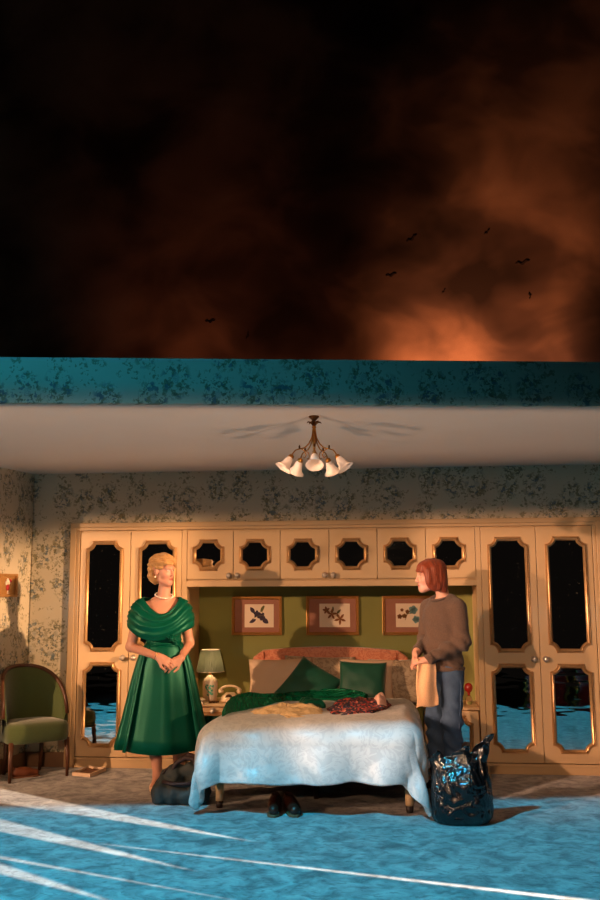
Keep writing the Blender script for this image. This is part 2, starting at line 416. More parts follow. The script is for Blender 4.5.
def make_damask(name, ca, cb, scale=9, rough=.42, sheen=.3):
    t = NT(name); p = t.pos(True); w_ = t.noise(p, scale * .5, 2, out='Color')
    va = t.n('VectorMath', operation='ADD'); sc_ = t.n('VectorMath', operation='SCALE'); t.set(sc_.inputs[0], w_); sc_.inputs['Scale'].default_value = .22
    t.set(va.inputs[0], p); t.set(va.inputs[1], sc_.outputs[0])
    d1 = t.vor(va.outputs[0], scale, .8, feature='SMOOTH_F1'); lines = t.step(t.math('SINE', t.math('MULTIPLY', d1, 34.0)), .25, .3)
    fl = t.step(t.noise(va.outputs[0], scale * 2.2, 3, .55), .5, .05)
    k = t.math('MULTIPLY', t.math('MAXIMUM', t.math('MULTIPLY', lines, .8), fl), .8)
    t.out(t.mix(k, lin(ca), lin(cb)), t.math('ADD', t.math('MULTIPLY', k, -.12), rough), 0, Sheen_Weight=sheen)
    t.bump(t.math('ADD', k, t.noise(p, 30, 2)), .12, .004); return t.m
def make_plastic():
    t = NT('black_bin_plastic'); p = t.pos(True)
    a = t.noise(t.mapv(p, (1, 1, 1), rot=(.4, .6, 0)), 9, 2, .5, 1.2); b = t.noise(t.mapv(p, (26, 26, 5), rot=(.2, .45, .3)), 1.0, 2, .5, .6)
    t.out(lin((11, 11, 12)), .2, 0, Specular_IOR_Level=.7); t.bump(t.math('ADD', a, t.math('MULTIPLY', b, .8)), .7, .035); return t.m
def make_knit():
    t = NT('brown_marl_knit'); p = t.pos(True)
    f = t.noise(p, 170, 2, .7); r = t.math('SINE', t.math('MULTIPLY', t.noise(t.mapv(p, (1, 1, .15)), 120, 1), 20.0))
    t.out(t.mix(f, lin((58, 42, 36)), lin((126, 100, 84))), .95, 0, Sheen_Weight=.12); t.bump(t.math('ADD', f, t.math('MULTIPLY', r, .3)), .5, .006); return t.m
def make_denim():
    t = NT('blue_denim'); p = t.pos(True)
    f = t.noise(p, 9, 4, .6); g_ = t.noise(t.mapv(p, (260, 260, 40)), 1, 2)
    t.out(t.mix(t.math('ADD', t.math('MULTIPLY', f, .8), t.math('MULTIPLY', g_, .25)), lin((24, 42, 74)), lin((84, 110, 142))), .9, 0); t.bump(t.math('ADD', f, g_), .3, .006); return t.m
def make_hair(name, ca, cb, rough=.4):
    t = NT(name); p = t.pos(True); f = t.noise(t.mapv(p, (1, 1, .22)), 95, 3, .6, 1.2)
    t.out(t.mix(f, lin(ca), lin(cb)), rough, 0, Sheen_Weight=.15); t.bump(f, .6, .008); return t.m
def make_skin(name):
    t = NT(name); a = t.n('VertexColor', layer_name='Col')
    t.out(a.outputs[0], .48, 0, Subsurface_Weight=.08, Subsurface_Radius=(.012, .004, .002)); t.bump(t.noise(t.pos(True), 300, 2), .06, .002); return t.m
def make_print(name, cols, scale, base):
    t = NT(name); p = t.pos(True); v = t.vor(p, scale, 1, out=None); sc = t.n('SeparateColor'); t.set(sc.inputs[0], v.outputs['Color'])
    st = [(i / len(cols), lin(c)) for i, c in enumerate(cols)]; r = t.ramp(sc.outputs[0], st); r.node.color_ramp.interpolation = 'CONSTANT'
    t.out(t.mix(t.step(v.outputs['Distance'], .55, .1), r, lin(base)), .6, 0); return t.m
def make_wood(name, ca, cb, rough=.4):
    t = NT(name); p = t.pos(True); f = t.noise(t.mapv(p, (3, 3, .6)), 22, 3, .6, 1.0)
    t.out(t.mix(f, lin(ca), lin(cb)), rough, 0); t.bump(f, .1, .003); return t.m

MT = dict(
    wallpaper=make_wallpaper(), carpet=make_carpet(), sky=make_skycloth(), mirror=make_mirror(),
    cream=plain('cream_lacquer', (198, 164, 122), .42, 0, .06, 8), ceiling=plain('ceiling_paint', (196, 184, 172), .9, 0, .03, 3),
    gilt=plain('gilt_moulding', (186, 144, 98), .34, .65, .22, 40), brass=plain('aged_brass', (168, 112, 50), .32, .9, .3, 60), darkbrass=plain('dark_brass', (84, 54, 26), .4, .8, .3, 60),
    knob=plain('pewter_knob', (196, 182, 168), .3, .5, .2, 80), green_wall=plain('olive_green_paint', (126, 125, 66), .85, 0, .08, 6),
    skirting=plain('brown_skirting', (120, 88, 62), .6, 0, .15, 20), black=plain('black_paint', (12, 11, 11), .8), roof=plain('dark_roof_cloth', (22, 20, 19), .95),
    wood=make_wood('dark_chair_wood', (60, 32, 18), (98, 56, 30)), pale_wood=make_wood('pale_leg_wood', (176, 140, 96), (196, 162, 116)), dark_tip=plain('dark_leg_tip', (46, 30, 22), .5),
    chair_green=plain('green_velvet', (72, 84, 38), .9, 0, .12, 60, .3, 260, Sheen_Weight=.35),
    headboard=make_damask('coral_headboard_damask', (192, 110, 78), (214, 140, 104), 16, .6), piping=plain('coral_piping', (176, 92, 62), .6),
    duvet=make_damask('pale_satin_duvet', (162, 165, 165), (178, 180, 178), 12, .46, .15), mattress=plain('mattress_ticking', (188, 176, 160), .9), valance=plain('beige_satin_sheet', (190, 164, 130), .45, 0, .08, 12),
    pillow_cream=plain('peach_cream_cotton', (214, 184, 156), .8, 0, .05, 10), pillow_damask=make_damask('taupe_damask_cotton', (150, 126, 100), (190, 166, 138), 14, .6),
    cushion=plain('deep_green_velvet', (20, 82, 64), .45, 0, .25, 18, .15, 220, Sheen_Weight=.25, Sheen_Roughness=.4),
    satin=make_satin('emerald_satin', (0, 86, 66), .40), satin_dark=make_satin('bottle_green_satin', (3, 104, 72), .27, fold=1.3), lace=plain('cream_lace', (206, 176, 130), .8, 0, .3, 60, 1.0, 34),
    print_red=make_print('red_navy_print', [(150, 52, 44), (34, 36, 58), (204, 130, 112), (60, 62, 86), (186, 78, 62), (26, 28, 46)], 55, (30, 30, 46)), pink=plain('shell_pink_cloth', (232, 184, 166), .6),
    leather=plain('dark_brown_leather', (52, 26, 18), .28, 0, .3, 30, .2, 120), sole=plain('tan_sole', (120, 76, 48), .6), tan_leather=plain('tan_leather', (116, 62, 36), .5, 0, .2, 30),
    holdall=plain('slate_canvas', (44, 50, 48), .7, 0, .2, 20, .4, 120), strap=plain('maroon_strap', (40, 16, 14), .6), plastic=make_plastic(),
    ceramic=plain('cream_ceramic', (228, 210, 190), .25), motif=plain('sea_green_glaze', (86, 168, 146), .4), phone=plain('ivory_plastic', (224, 196, 160), .3), paper=plain('white_paper', (226, 214, 198), .8),
    frame_gold=plain('gold_picture_frame', (176, 128, 70), .42, .45, .35, 120), mount=plain('mauve_mount', (150, 100, 82), .85, 0, .06, 20), glassy=None,
    art_paper=plain('cream_art_paper', (222, 200, 178), .85, 0, .04, 10), art_purple=plain('plum_ink', (54, 40, 60), .8, 0, .3, 60), art_brown=plain('rust_ink', (128, 76, 36), .8, 0, .3, 60), art_blue=plain('teal_ink', (112, 146, 146), .8, 0, .2, 60), art_green=plain('olive_ink', (92, 88, 44), .8, 0, .3, 60), art_red=plain('cherry_ink', (168, 40, 44), .7),
    skin=make_skin('skin'), blonde=make_hair('blonde_hair', (132, 88, 44), (214, 164, 98), .42), red_hair=make_hair('copper_hair', (84, 30, 10), (168, 72, 30), .45),
    knit=make_knit(), denim=make_denim(), cloth_orange=plain('peach_tweed_cloth', (238, 186, 142), .8, 0, .2, 120, .6, 150), pearl=plain('pearl', (238, 222, 204), .2), nude=plain('nude_leather', (218, 178, 148), .4), gold=plain('gold_metal', (214, 168, 88), .25, .95),
    red_velvet=plain('red_velvet', (134, 14, 22), .7, 0, .2, 30, Sheen_Weight=.3), red_lacquer=plain('red_lacquer', (128, 26, 20), .25), book_green=plain('green_book_cloth', (112, 120, 62), .6), bird=plain('dark_bird_paint', (24, 16, 14), .9))
def make_shade(name, c, em):
    t = NT(name); p = t.pos(True); f = t.noise(p, 40, 2)
    t.out(t.mix(f, lin(tuple(x * .93 for x in c)), lin(c)), .6, 0, Transmission_Weight=0.0)
    tr = t.n('BsdfTranslucent'); tr.inputs[0].default_value = lin(c) + (1,)
    mx = t.n('MixShader'); mx.inputs[0].default_value = em
    t.t.links.new(t.b.outputs[0], mx.inputs[1]); t.t.links.new(tr.outputs[0], mx.inputs[2])
    t.t.links.new(mx.outputs[0], t.t.nodes['Material Output'].inputs[0]); return t.m
MT['shade'] = make_shade('grey_green_pleated_fabric', (112, 120, 104), .35)
MT['glass_shade'] = make_shade('frosted_shade_glass', (238, 222, 208), .3)
def make_clear():
    t = NT('clear_glass'); t.out((1, 1, 1), .03, 0, Transmission_Weight=1.0, IOR=1.2); return t.m
MT['glassy'] = make_clear()

# ------------------------------------------------------------------ the setting
CZ = 2.49                                                # ceiling height
struct('floor', MB().box(-6, 6, -4.05, 3.0, -.12, 0), MT['carpet'])
struct('floor_auditorium', MB().box(-9, 9, -14, -4.05, -.75, -.65), MT['black'])
def front_edge(x): return -2.884 + .1605 * (x - .202)    # front edge of the ceiling on plan
wb = MB().box(-2.466, 3.7, 0, .06, 2.02, 2.74).box(-2.466, -2.06, 0, .06, 0, 2.02).box(2.34, 3.7, 0, .06, 0, 2.02)
struct('wall_back', wb, MT['wallpaper'])
WLX = lambda y: -2.466 + .1724 * y                       # the left wall is splayed outwards
struct('wall_left', MB().slab([(-2.466, .06), (WLX(-1.0), -1.0), (WLX(-1.0) - .06, -1.0), (-2.526, .06)], 0, 2.74), MT['wallpaper'])
struct('baseboard_left', MB().slab([(-2.466, .0), (WLX(-1.0), -1.0), (WLX(-1.0) + .018, -1.0), (-2.448, -.0)], 0, .12), MT['skirting'], bevel=.004)
struct('baseboard_back', MB().box(-2.45, -2.115, -.018, 0, 0, .12), MT['skirting'], bevel=.004)
XL, XR = -3.4, 3.7
struct('ceiling', MB().slab([(XL, .06), (XL, front_edge(XL) + .045), (XR, front_edge(XR) + .045), (XR, .06)], CZ, CZ + .03), MT['ceiling'])
struct('wall_header', MB().slab([(XL, front_edge(XL)), (XR, front_edge(XR)), (XR, front_edge(XR) + .04), (XL, front_edge(XL) + .04)], CZ - .002, 2.742), MT['wallpaper'])
struct('roof', MB().slab([(XL, .06), (XL, front_edge(XL) + .04), (XR, front_edge(XR) + .04), (XR, .06)], 2.70, 2.735), MT['roof'])
# green alcove behind the bed
struct('wall_recess_back', MB().box(-1.12, 1.40, .5, .54, 0, 1.60), MT['green_wall'])
# cream architrave round the run of wardrobes
tr = struct('trim_1', MB().box(-2.115, 2.39, -.03, .0, 2.012, 2.05).box(-2.085, 2.36, -.022, .0, 1.985, 2.012), MT['cream'], bevel=.005)
struct('trim_2', MB().box(-2.115, -2.062, -.03, 0, 0, 2.012).box(-2.062, -2.028, -.022, 0, 0, 1.985), MT['cream'], bevel=.005)
struct('trim_3', MB().box(2.338, 2.39, -.03, 0, 0, 2.012).box(2.308, 2.338, -.022, 0, 0, 1.985), MT['cream'], bevel=.005)
# pelmet under the overhead cupboards: soffit and front lip
struct('trim_4', MB().box(-1.082, 1.36, -.012, .5, 1.497, 1.512).box(-1.082, 1.36, -.016, .012, 1.497, 1.548), MT['cream'], bevel=.004)

# sky cloth behind and above the set
sky = MB().box(-9, 10, 3.4, 3.42, .6, 10.2)
sk = obj('sky_backdrop', sky, MT['sky']); tag(sk, 'tall dark painted sky cloth with brown clouds above the bedroom', 'backdrop')
def bird_mesh(u, v, s, a):
    c = aty(u, v, 3.392); m = MB(); ca, sa = math.cos(a), math.sin(a)
    pts = [(-1.0, .12), (-.55, .38), (-.12, .05), (.1, .22), (.62, .50), (1.1, .30), (.6, .22), (.16, -.16), (-.1, -.2), (-.5, .14)]
    m.prism([(c.x + s * (x * ca - z * sa), c.z + s * (x * sa + z * ca)) for x, z in pts], 3.385, 3.399); return m
for u, v, s, a in [(412, 240, .075, .5), (391, 276, .065, .1), (487, 233, .045, .6), (522, 264, .085, .1), (210, 322, .06, 0), (248, 336, .05, 1.2), (444, 292, .035, .8), (530, 296, .04, 1.6)]:
    obj('painted_bird', bird_mesh(u, v, s, a), MT['bird'], sk)

# ------------------------------------------------------------------ mirror-door joinery
def scoop(cx, cz, w, h, r, o, n=7):
    """outline of a rectangle with scooped-out corners, inset by o"""
    pts = []
    for sx, sz in ((1, 1), (-1, 1), (-1, -1), (1, -1)):
        kx, kz = cx + sx * w / 2, cz + sz * h / 2; R_ = r + o
        a0 = math.asin(min(1, o / R_))
        arc = []
        for i in range(n + 1):
            a = a0 + (PI / 2 - 2 * a0) * i / n           # from the side edge to the top edge
            arc.append((kx - sx * R_ * math.sin(a), kz - sz * R_ * math.cos(a)))
        if sx * sz > 0: pts += arc
        else: pts += arc[::-1]
    return pts
def moulding(cx, cz, w, h, r, y, width=.034, depth=.022):
    m = MB()
    prof = [(0, 0), (0, .35), (.12, .62), (.2, .55), (.34, .85), (.52, 1.0), (.7, .86), (.84, .45), (1, .2), (1, 0)]
    m.loft([[(x, y - d_ * depth, z) for x, z in scoop(cx, cz, w, h, r, p * width)] for p, d_ in prof], True, False); return m
def fancy_panel(door, cx, cz, w, h, r, y):
    obj('moulding', moulding(cx, cz, w, h, r, y), MT['gilt'], door, auto=50)
    obj('mirror', MB().prism(scoop(cx, cz, w, h, r, .03), y - .005, y - .001), MT['mirror'], door)
def knob(door, x, z, y):
    m = MB(); R_ = Matrix.Translation((x, y, z)) @ Matrix.Rotation(PI / 2, 4, 'X')
    m.lathe([(.024, 0), (.026, .004), (.011, .008), (.009, .02), (.018, .026), (.022, .034), (.018, .042), (.006, .046)], 16, R_, wave=lambda a, z: .10 * math.cos(8 * a) if z > .025 else 0)
    obj('knob', m, MT['knob'], door, smooth=True)
def wardrobe(label, x0, xm, x1, stile_in):
    t = thing('wardrobe', label, 'wardrobe', ((x0 + x1) / 2, .25, 0))
    a, b = x0 - .02, x1 + .02
    obj('carcass', MB().box(a, b, .002, .5, .09, 1.984), MT['cream'], t)
    obj('plinth', MB().box(a, b, -.012, .4, 0, .062).box(a, b, -.02, .02, .062, .084), MT['cream'], t, bevel=.004)
    s0, s1 = stile_in
    obj('stile', MB().box(s0, s1, -.014, .5, 0, 1.984), MT['cream'], t, bevel=.003)
    for k, (l, r_) in enumerate(((x0, xm), (xm, x1))):
        d_ = obj('door', MB().box(l + .0025, r_ - .0025, -.02, .0, .09, 1.972), MT['cream'], t, bevel=.003)
        c = (l + r_) / 2 + (.012 if k else -.005)
        fancy_panel(d_, c, 1.425, .335, .94, .062, -.02); fancy_panel(d_, c, .517, .335, .70, .062, -.02)
        knob(d_, xm + (-.05 if k == 0 else .045), .905, -.02)
    return t
wardrobe('cream fitted wardrobe with mirrored doors behind the woman in green', -2.022, -1.576, -1.125, (-1.125, -1.08))
wardrobe('cream fitted wardrobe with mirrored doors beyond the bin bag', 1.402, 1.85, 2.305, (1.358, 1.40))
UP = [-1.08, -.677, -.275, .14, .546, .951, 1.358]
OL = ['cream overhead cupboard with two mirrored doors above the bedside lamp', 'cream overhead cupboard with two mirrored doors above the orchid print', 'cream overhead cupboard with mirrored doors above the red-haired woman']
for i in range(3):
    x0, xm, x1 = UP[2 * i: 2 * i + 3]
    t = thing('overhead_cupboard', OL[i], 'cupboard', (xm, .25, 1.55), group='overhead cupboards')
    obj('carcass', MB().box(x0 + .001, x1 - .001, .002, .498, 1.549, 1.984), MT['cream'], t)
    for k, (l, r_) in enumerate(((x0, xm), (xm, x1))):
        d_ = obj('door', MB().box(l + .0025, r_ - .0025, -.02, .0, 1.56, 1.972), MT['cream'], t, bevel=.003)
        fancy_panel(d_, (l + r_) / 2 - .015, 1.765, .275, .268, .062, -.02)
        if i != 2: knob(d_, xm + (-.036 if k == 0 else .036), 1.59, -.02)
        else: knob(d_, xm + (-.036 if k == 0 else .036), 1.59, -.02)
def nightstand(label, x0, x1, top):
    t = thing('bedside_cabinet', label, 'cabinet', ((x0 + x1) / 2, .25, 0))
    obj('cabinet_body', MB().box(x0 + .006, x1 - .006, .03, .495, .0, top - .022), MT['cream'], t, bevel=.003)
    obj('cabinet_top', MB().box(x0, x1, .0, .498, top - .022, top), MT['cream'], t, bevel=.006)
    c, w_ = (x0 + x1) / 2, x1 - x0
    d_ = obj('door', MB().box(x0 + .012, x1 - .012, .012, .03, .06, top - .03), MT['cream'], t, bevel=.003)
    fancy_panel(d_, c, (top + .03) / 2, w_ - .11, top - .16, .06, .012)
    knob(d_, c, top - .055, .012)
nightstand('cream bedside cabinet under the lamp and telephone', -1.078, -.62, .525)
nightstand('cream bedside cabinet behind the woman in the brown jumper', .90, 1.356, .515)

# framed prints -----------------------------------------------------------------------------------------
def leafp(cx, cz, L, w_, a, n=6):
    pts = []
    for i in range(2 * n):
        t_ = i / n if i <= n else 2 - i / n; s_ = 1 if i <= n else -1
        x, z = L * t_, s_ * w_ * math.sin(PI * t_) ** .8
        pts.append((cx + x * math.cos(a) - z * math.sin(a), cz + x * math.sin(a) + z * math.cos(a)))
    return pts
def picture(label, x0, x1, z0, z1, y, art, seed):
    t = thing('framed_print', label, 'picture', ((x0 + x1) / 2, y, z0), group='botanical prints in the alcove')
    fw = .026; m = MB(); prof = [(0, 0), (0, .9), (.3, 1), (.55, .6), (.8, .8), (1, .35), (1, 0)]
    rect = lambda o: [(x0 + o, z0 + o), (x1 - o, z0 + o), (x1 - o, z1 - o), (x0 + o, z1 - o)]
    m.loft([[(x, y - d_ * .024, z) for x, z in rect(p * fw)] for p, d_ in prof], True, False); obj('frame', m, MT['frame_gold'], t)
    bd = MB()
    nb = 26
    for k in range(nb):
        for zz in (z0 + .012, z1 - .012): bd.ball((x0 + .012 + (x1 - x0 - .024) * k / (nb - 1), y - .024, zz), .006, 4)
    obj('frame_beading', bd, MT['frame_gold'], t, smooth=True, kind='stuff')
    obj('mount', MB().box(x0 + .02, x1 - .02, y - .008, y - .002, z0 + .02, z1 - .02), MT['mount'], t)
    cx, cz = (x0 + x1) / 2 + .02, (z0 + z1) / 2; pw, ph = (x1 - x0) * .29, (z1 - z0) * .30
    obj('art_paper', MB().box(cx - pw, cx + pw, y - .0095, y - .007, cz - ph, cz + ph), MT['art_paper'], t)
    rn = random.Random(seed)
    for mat_, items in art:
        a = MB()
        for kind, px, pz, L, w_, an in items:
            px, pz = cx + px * pw, cz + pz * ph; yy = y - .0105 - rn.random() * .001
            if kind == 'l': a.prism(leafp(px, pz, L, w_, an), yy, y - .009)
            elif kind == 'f':
                for q in range(5): a.prism(leafp(px, pz, L, w_, an + q * 2 * PI / 5), yy, y - .009)
            elif kind == 's': a.tube([(px, y - .0105, pz), (px + L * .5 * math.cos(an + .2), y - .0105, pz + L * .5 * math.sin(an + .2)), (px + L * math.cos(an), y - .0105, pz + L * math.sin(an))], .0022, 5)
        obj('painted_flowers', a, MT[mat_], t)
    return t
picture('gold framed print of dark plum blossoms above the lamp side', -.778, -.325, 1.068, 1.408, .499, [
    ('art_purple', [('f', -.15, .15, .035, .013, .3), ('f', .15, -.05, .04, .014, .9), ('l', -.3, .2, .07, .018, 2.2), ('l', .2, -.2, .075, .022, 5.6), ('l', -.2, -.3, .07, .015, 3.6)]), ('art_green', [('s', -.5, -.3, .12, 0, .3), ('l', .1, .3, .07, .013, 1.1), ('s', .2, .2, .07, 0, 1.2)])], 1)
picture('gold framed print of rust coloured orchids above the headboard', -.107, .362, 1.069, 1.412, .499, [
    ('art_brown', [('f', -.2, .1, .05, .010, .2), ('f', .35, -.3, .055, .011, .9), ('f', -.55, .45, .035, .010, .5)]), ('art_green', [('s', -.6, .5, .17, 0, 5.7), ('l', .1, .1, .06, .010, .8), ('l', -.1, .3, .05, .008, 1.6)])], 2)
picture('gold framed print of blue and rust blossoms beside the jumper', .569, 1.04, 1.069, 1.412, .499, [
    ('art_blue', [('f', .12, .45, .042, .020, .1), ('f', .3, -.35, .036, .016, .7)]), ('art_brown', [('f', -.75, -.1, .024, .011, .2), ('f', -.45, -.05, .022, .010, .2), ('f', -.25, .3, .02, .010, .2), ('f', -.6, .45, .016, .008, .2)]), ('art_green', [('s', -.7, -.2, .14, 0, .3), ('s', -.4, -.4, .12, 0, 1.0)])], 3)
# sundae picture on the splayed wall
t = thing('sundae_picture', 'small wood framed picture of an ice cream sundae on wallpaper', 'picture', (WLX(-.4), -.4, 1.41))
WA = math.atan2(-.985, -.1698)                            # along the wall, towards the camera
def wl(s, off, z): return Vector((-2.466 - .1699 * s + .985 * off, -.985 * s - .1699 * off, z))
def wbox(m, s0, s1, o0, o1, z0, z1, mi=0):
    P = [wl(a, b, c) for c in (z0, z1) for a, b in ((s0, o0), (s1, o0), (s1, o1), (s0, o1))]
    m.add(P, [(0, 3, 2, 1), (4, 5, 6, 7), (0, 1, 5, 4), (1, 2, 6, 5), (2, 3, 7, 6), (3, 0, 4, 7)], mi)
m = MB()
for a in ((.24, .262, 1.42, 1.612), (.478, .50, 1.42, 1.612)): wbox(m, a[0], a[1], .001, .026, a[2], a[3])
wbox(m, .262, .478, .001, .026, 1.42, 1.44); wbox(m, .262, .478, .001, .026, 1.592, 1.612)
obj('frame', m, MT['frame_gold'], t, bevel=.003)
m = MB(); wbox(m, .26, .48, .002, .01, 1.438, 1.594); obj('backing', m, MT['frame_gold'], t)
def wall_ball(s, z, rs, rz): 
    return MB().ball(wl(s, .012, z), (.006, rs, rz), 8, rot=Matrix.Rotation(-.17, 3, 'Z'))
obj('sundae_glass', wall_ball(.37, 1.498, .026, .026), MT['art_red'], t, smooth=True)
m = MB(); m.tube([wl(.37, .013, 1.475), wl(.37, .013, 1.452)], .005, 6); m.tube([wl(.37, .013, 1.452), wl(.37, .013, 1.447)], [.006, .022], 8); obj('sundae_foot', m, MT['pearl'], t)
for s_, z_, mt in ((.39, 1.535, 'art_paper'), (.355, 1.54, 'art_paper'), (.372, 1.558, 'pearl'), (.335, 1.552, 'art_red')): obj('ice_cream_scoop', wall_ball(s_, z_, .019, .018), MT[mt], t, smooth=True)

# ------------------------------------------------------------------ bed
BX, BW = .108, .685                                      # centre and half width
FOOT = -1.42
t = thing('double_bed', 'double bed with coral damask headboard and pale wooden legs', 'bed', (BX, -.5, 0))
def hb_outline(x0, x1, z0, ztop, zc, n=16):
    pts = [(x0, z0), (x1, z0)]
    for i in range(n + 1):
        u = 1 - 2 * i / n; z = zc + (ztop - zc) * (1 - u * u); 
        if abs(u) > .92: z -= .05 * ((abs(u) - .92) / .08) ** 2
        pts.append(((x0 + x1) / 2 + u * (x1 - x0) / 2, z))
    return pts
hb = obj('headboard', MB().prism(hb_outline(BX - .68, BX + .68, .18, .972, .93), .40, .47), MT['headboard'], t, bevel=.012)
obj('headboard_panel', MB().prism(hb_outline(BX - .575, BX + .575, .3, .955, .925), .385, .402), MT['headboard'], hb, bevel=.008)
for s_ in (-1, 1): obj('piping', MB().tube([(BX + s_ * .58, .392, .3), (BX + s_ * .58, .392, .6), (BX + s_ * .58, .392, .925)], .006, 6), MT['piping'], hb, smooth=True)
obj('mattress', MB().box(BX - .63, BX + .63, FOOT + .06, .38, .30, .515), MT['mattress'], t, bevel=.05)
obj('bed_base', MB().box(BX - .65, BX + .65, FOOT + .05, .38, .235, .30), MT['black'], t, bevel=.01)
for x, y, in ((-.53, -1.325), (.765, -1.36), (-.53, .3), (.765, .3)):
    l = obj('leg', MB().lathe([(.026, .045), (.028, .06), (.03, .25)], 14, Matrix.Translation((x, y, 0))), MT['pale_wood'], t, smooth=True)
    obj('leg_tip', MB().lathe([(.021, 0), (.025, .015), (.026, .046)], 14, Matrix.Translation((x, y, 0))), MT['dark_tip'], l, smooth=True)
obj('middle_leg', MB().lathe([(.02, 0), (.022, .25)], 12, Matrix.Translation((BX, -1.0, 0))), MT['dark_tip'], t, smooth=True)

# duvet draped over mattress, hanging at both sides and at the foot
def duvet():
    ns, nt_ = 130, 150
    s = np.linspace(-1.05, 1.05, ns); q = np.linspace(0.02, 1.83, nt_)
    Sg, Qg = np.meshgrid(s, q, indexing='ij')
    hw, L0, r = .60, 1.38, .14
    P3 = np.stack([Sg, Qg, 0 * Sg], -1)
    dx = np.maximum(np.abs(Sg) - hw, 0); dy = np.maximum(Qg - L0, 0)
    side_cut = np.where(Qg < 1.0, 1.0, 1.0)
    ov = (dx ** 1.9 + dy ** 1.9) ** (1 / 1.9)
    ang = np.arctan2(dy, dx + 1e-9)
    arc = r * PI / 2
    th = np.clip(ov / r, 0, PI / 2)
    down = np.where(ov < arc, r * (1 - np.cos(th)), r + (ov - arc))
    outw = np.where(ov < arc, r * np.sin(th), r + (ov - arc) * (.05 + .16 * np.sin(ang)))
    nx = np.where(ov > 0, np.cos(ang), 0) * np.sign(Sg); ny = np.where(ov > 0, np.sin(ang), 0)
    zt = .575 + .02 * fbm(P3, 2.2, 3) + .012 * fbm(P3, 6, 8, 3) + .02 * np.exp(-((Qg - 1.25) / .4) ** 2)
    hang = np.clip((ov - .05) / .35, 0, 1)
    run = np.where(dy > dx, Sg, Qg * 1.0)
    fold = hang * (.030 * np.sin(run * 15 + 2.5 * fbm(P3, 1.5, 5)) + .022 * fbm(P3 * np.array([1, 1, 1]), 7, 2))
    fold += hang * .05 * fbm(P3, 2.6, 11, 2)
    outw = outw + fold + .03 * hang * np.sin(np.minimum(ang, PI / 2) * 2)
    x = BX + np.clip(Sg, -hw, hw) + nx * outw
    y = -.02 - np.minimum(Qg, L0) - ny * outw + .0
    z = zt - down
    hemf = .03 * hang * fbm(P3, 5, 21, 2) 
    z = z + hemf
    # what reaches the floor turns outwards and rests there
    under = np.maximum(.035 - z, 0); z = np.maximum(z, .035 + .012 * np.sin(run * 30)); 
    x = x - nx * under * .6; y = y + ny * under * .6
    P = np.stack([x, y, z], -1)
    # rounded, slightly turned-in hem
    V = P.reshape(-1, 3); idx = np.arange(ns * nt_).reshape(ns, nt_)
    Fq = np.stack([idx[:-1, :-1], idx[1:, :-1], idx[1:, 1:], idx[:-1, 1:]], -1).reshape(-1, 4)
    return V, Fq
o = obj('duvet', duvet(), MT['duvet'], smooth=True); tag(o, 'pale silver blue satin duvet draped over the bed', 'duvet')
md = o.modifiers.new('solid', 'SOLIDIFY'); md.thickness = .035; md.offset = 0
md = o.modifiers.new('sub', 'SUBSURF'); md.levels = 1; md.render_levels = 1

def cushion(w, h, th, seed=0, pinch=.10, n=26, wr=.012):
    g = np.linspace(-1, 1, n); U, Vv = np.meshgrid(g, g, indexing='ij')
    prof = (np.clip(1 - np.abs(U) ** 2.6, 0, 1) * np.clip(1 - np.abs(Vv) ** 2.6, 0, 1)) ** .45
    x = U * w / 2 * (1 - pinch * (1 - Vv ** 2) * np.abs(U) ** 3 * .6); z = Vv * h / 2 * (1 - pinch * (1 - U ** 2) * np.abs(Vv) ** 3 * .6)
    P3 = np.stack([U, Vv, U * 0], -1); nz_ = wr * fbm(P3, 2.3, seed, 3)
    rings = []; V = []; F_ = []
    for sgn in (-1, 1):
        V.append(np.stack([x, sgn * (prof * th / 2 + nz_ * prof), z], -1).reshape(-1, 3))
    idx = np.arange(n * n).reshape(n, n); q = np.stack([idx[:-1, :-1], idx[1:, :-1], idx[1:, 1:], idx[:-1, 1:]], -1).reshape(-1, 4)
    return np.concatenate(V), np.concatenate([q, q[:, ::-1] + n * n])
def put_cushion(name, label, cat, w, h, th, loc, rx, rz, ry, mt, seed, group=None, pinch=.1):
    V, F_ = cushion(w, h, th, seed, pinch)
    R_ = np.array(Matrix.Rotation(rz, 3, 'Z') @ Matrix.Rotation(rx, 3, 'X') @ Matrix.Rotation(ry, 3, 'Y'))
    V = V @ R_.T + np.array(loc)
    me = obj(name, (V, F_), MT[mt], smooth=True)
    bm = bmesh.new(); bm.from_mesh(me.data); bmesh.ops.remove_doubles(bm, verts=bm.verts, dist=.0008); bmesh.ops.recalc_face_normals(bm, faces=bm.faces); bm.to_mesh(me.data); bm.free()
    return tag(me, label, cat, group)
G = 'pillows against the headboard'
put_cushion('pillow', 'taupe damask pillow half hidden behind the tilted green cushion', 'pillow', .62, .40, .15, (.02, .325, .70), -.2, 0, .02, 'pillow_damask', 3, G)
put_cushion('pillow', 'plain peach cream pillow leaning at the lamp end of the headboard', 'pillow', .56, .42, .15, (-.30, .20, .69), -.42, .05, -.03, 'pillow_cream', 4, G)
put_cushion('pillow', 'plain peach cream pillow standing behind the square green cushion', 'pillow', .50, .40, .14, (.42, .26, .69), -.36, 0, .03, 'pillow_cream', 5, G)
put_cushion('pillow', 'taupe damask pillow beside the hanging peach cloth', 'pillow', .50, .38, .15, (.68, .32, .69), -.2, -.12, -.02, 'pillow_damask', 6, G)
put_cushion('cushion', 'green satin cushion tilted up on its corner on the bed', 'cushion', .42, .42, .13, (-.045, .07, .665), -.60, .05, .60, 'cushion', 7, 'green cushions')
put_cushion('cushion', 'square dark green cushion standing upright on the bed', 'cushion', .40, .37, .14, (.40, .08, .695), -.38, -.02, .03, 'cushion', 8, 'green cushions')

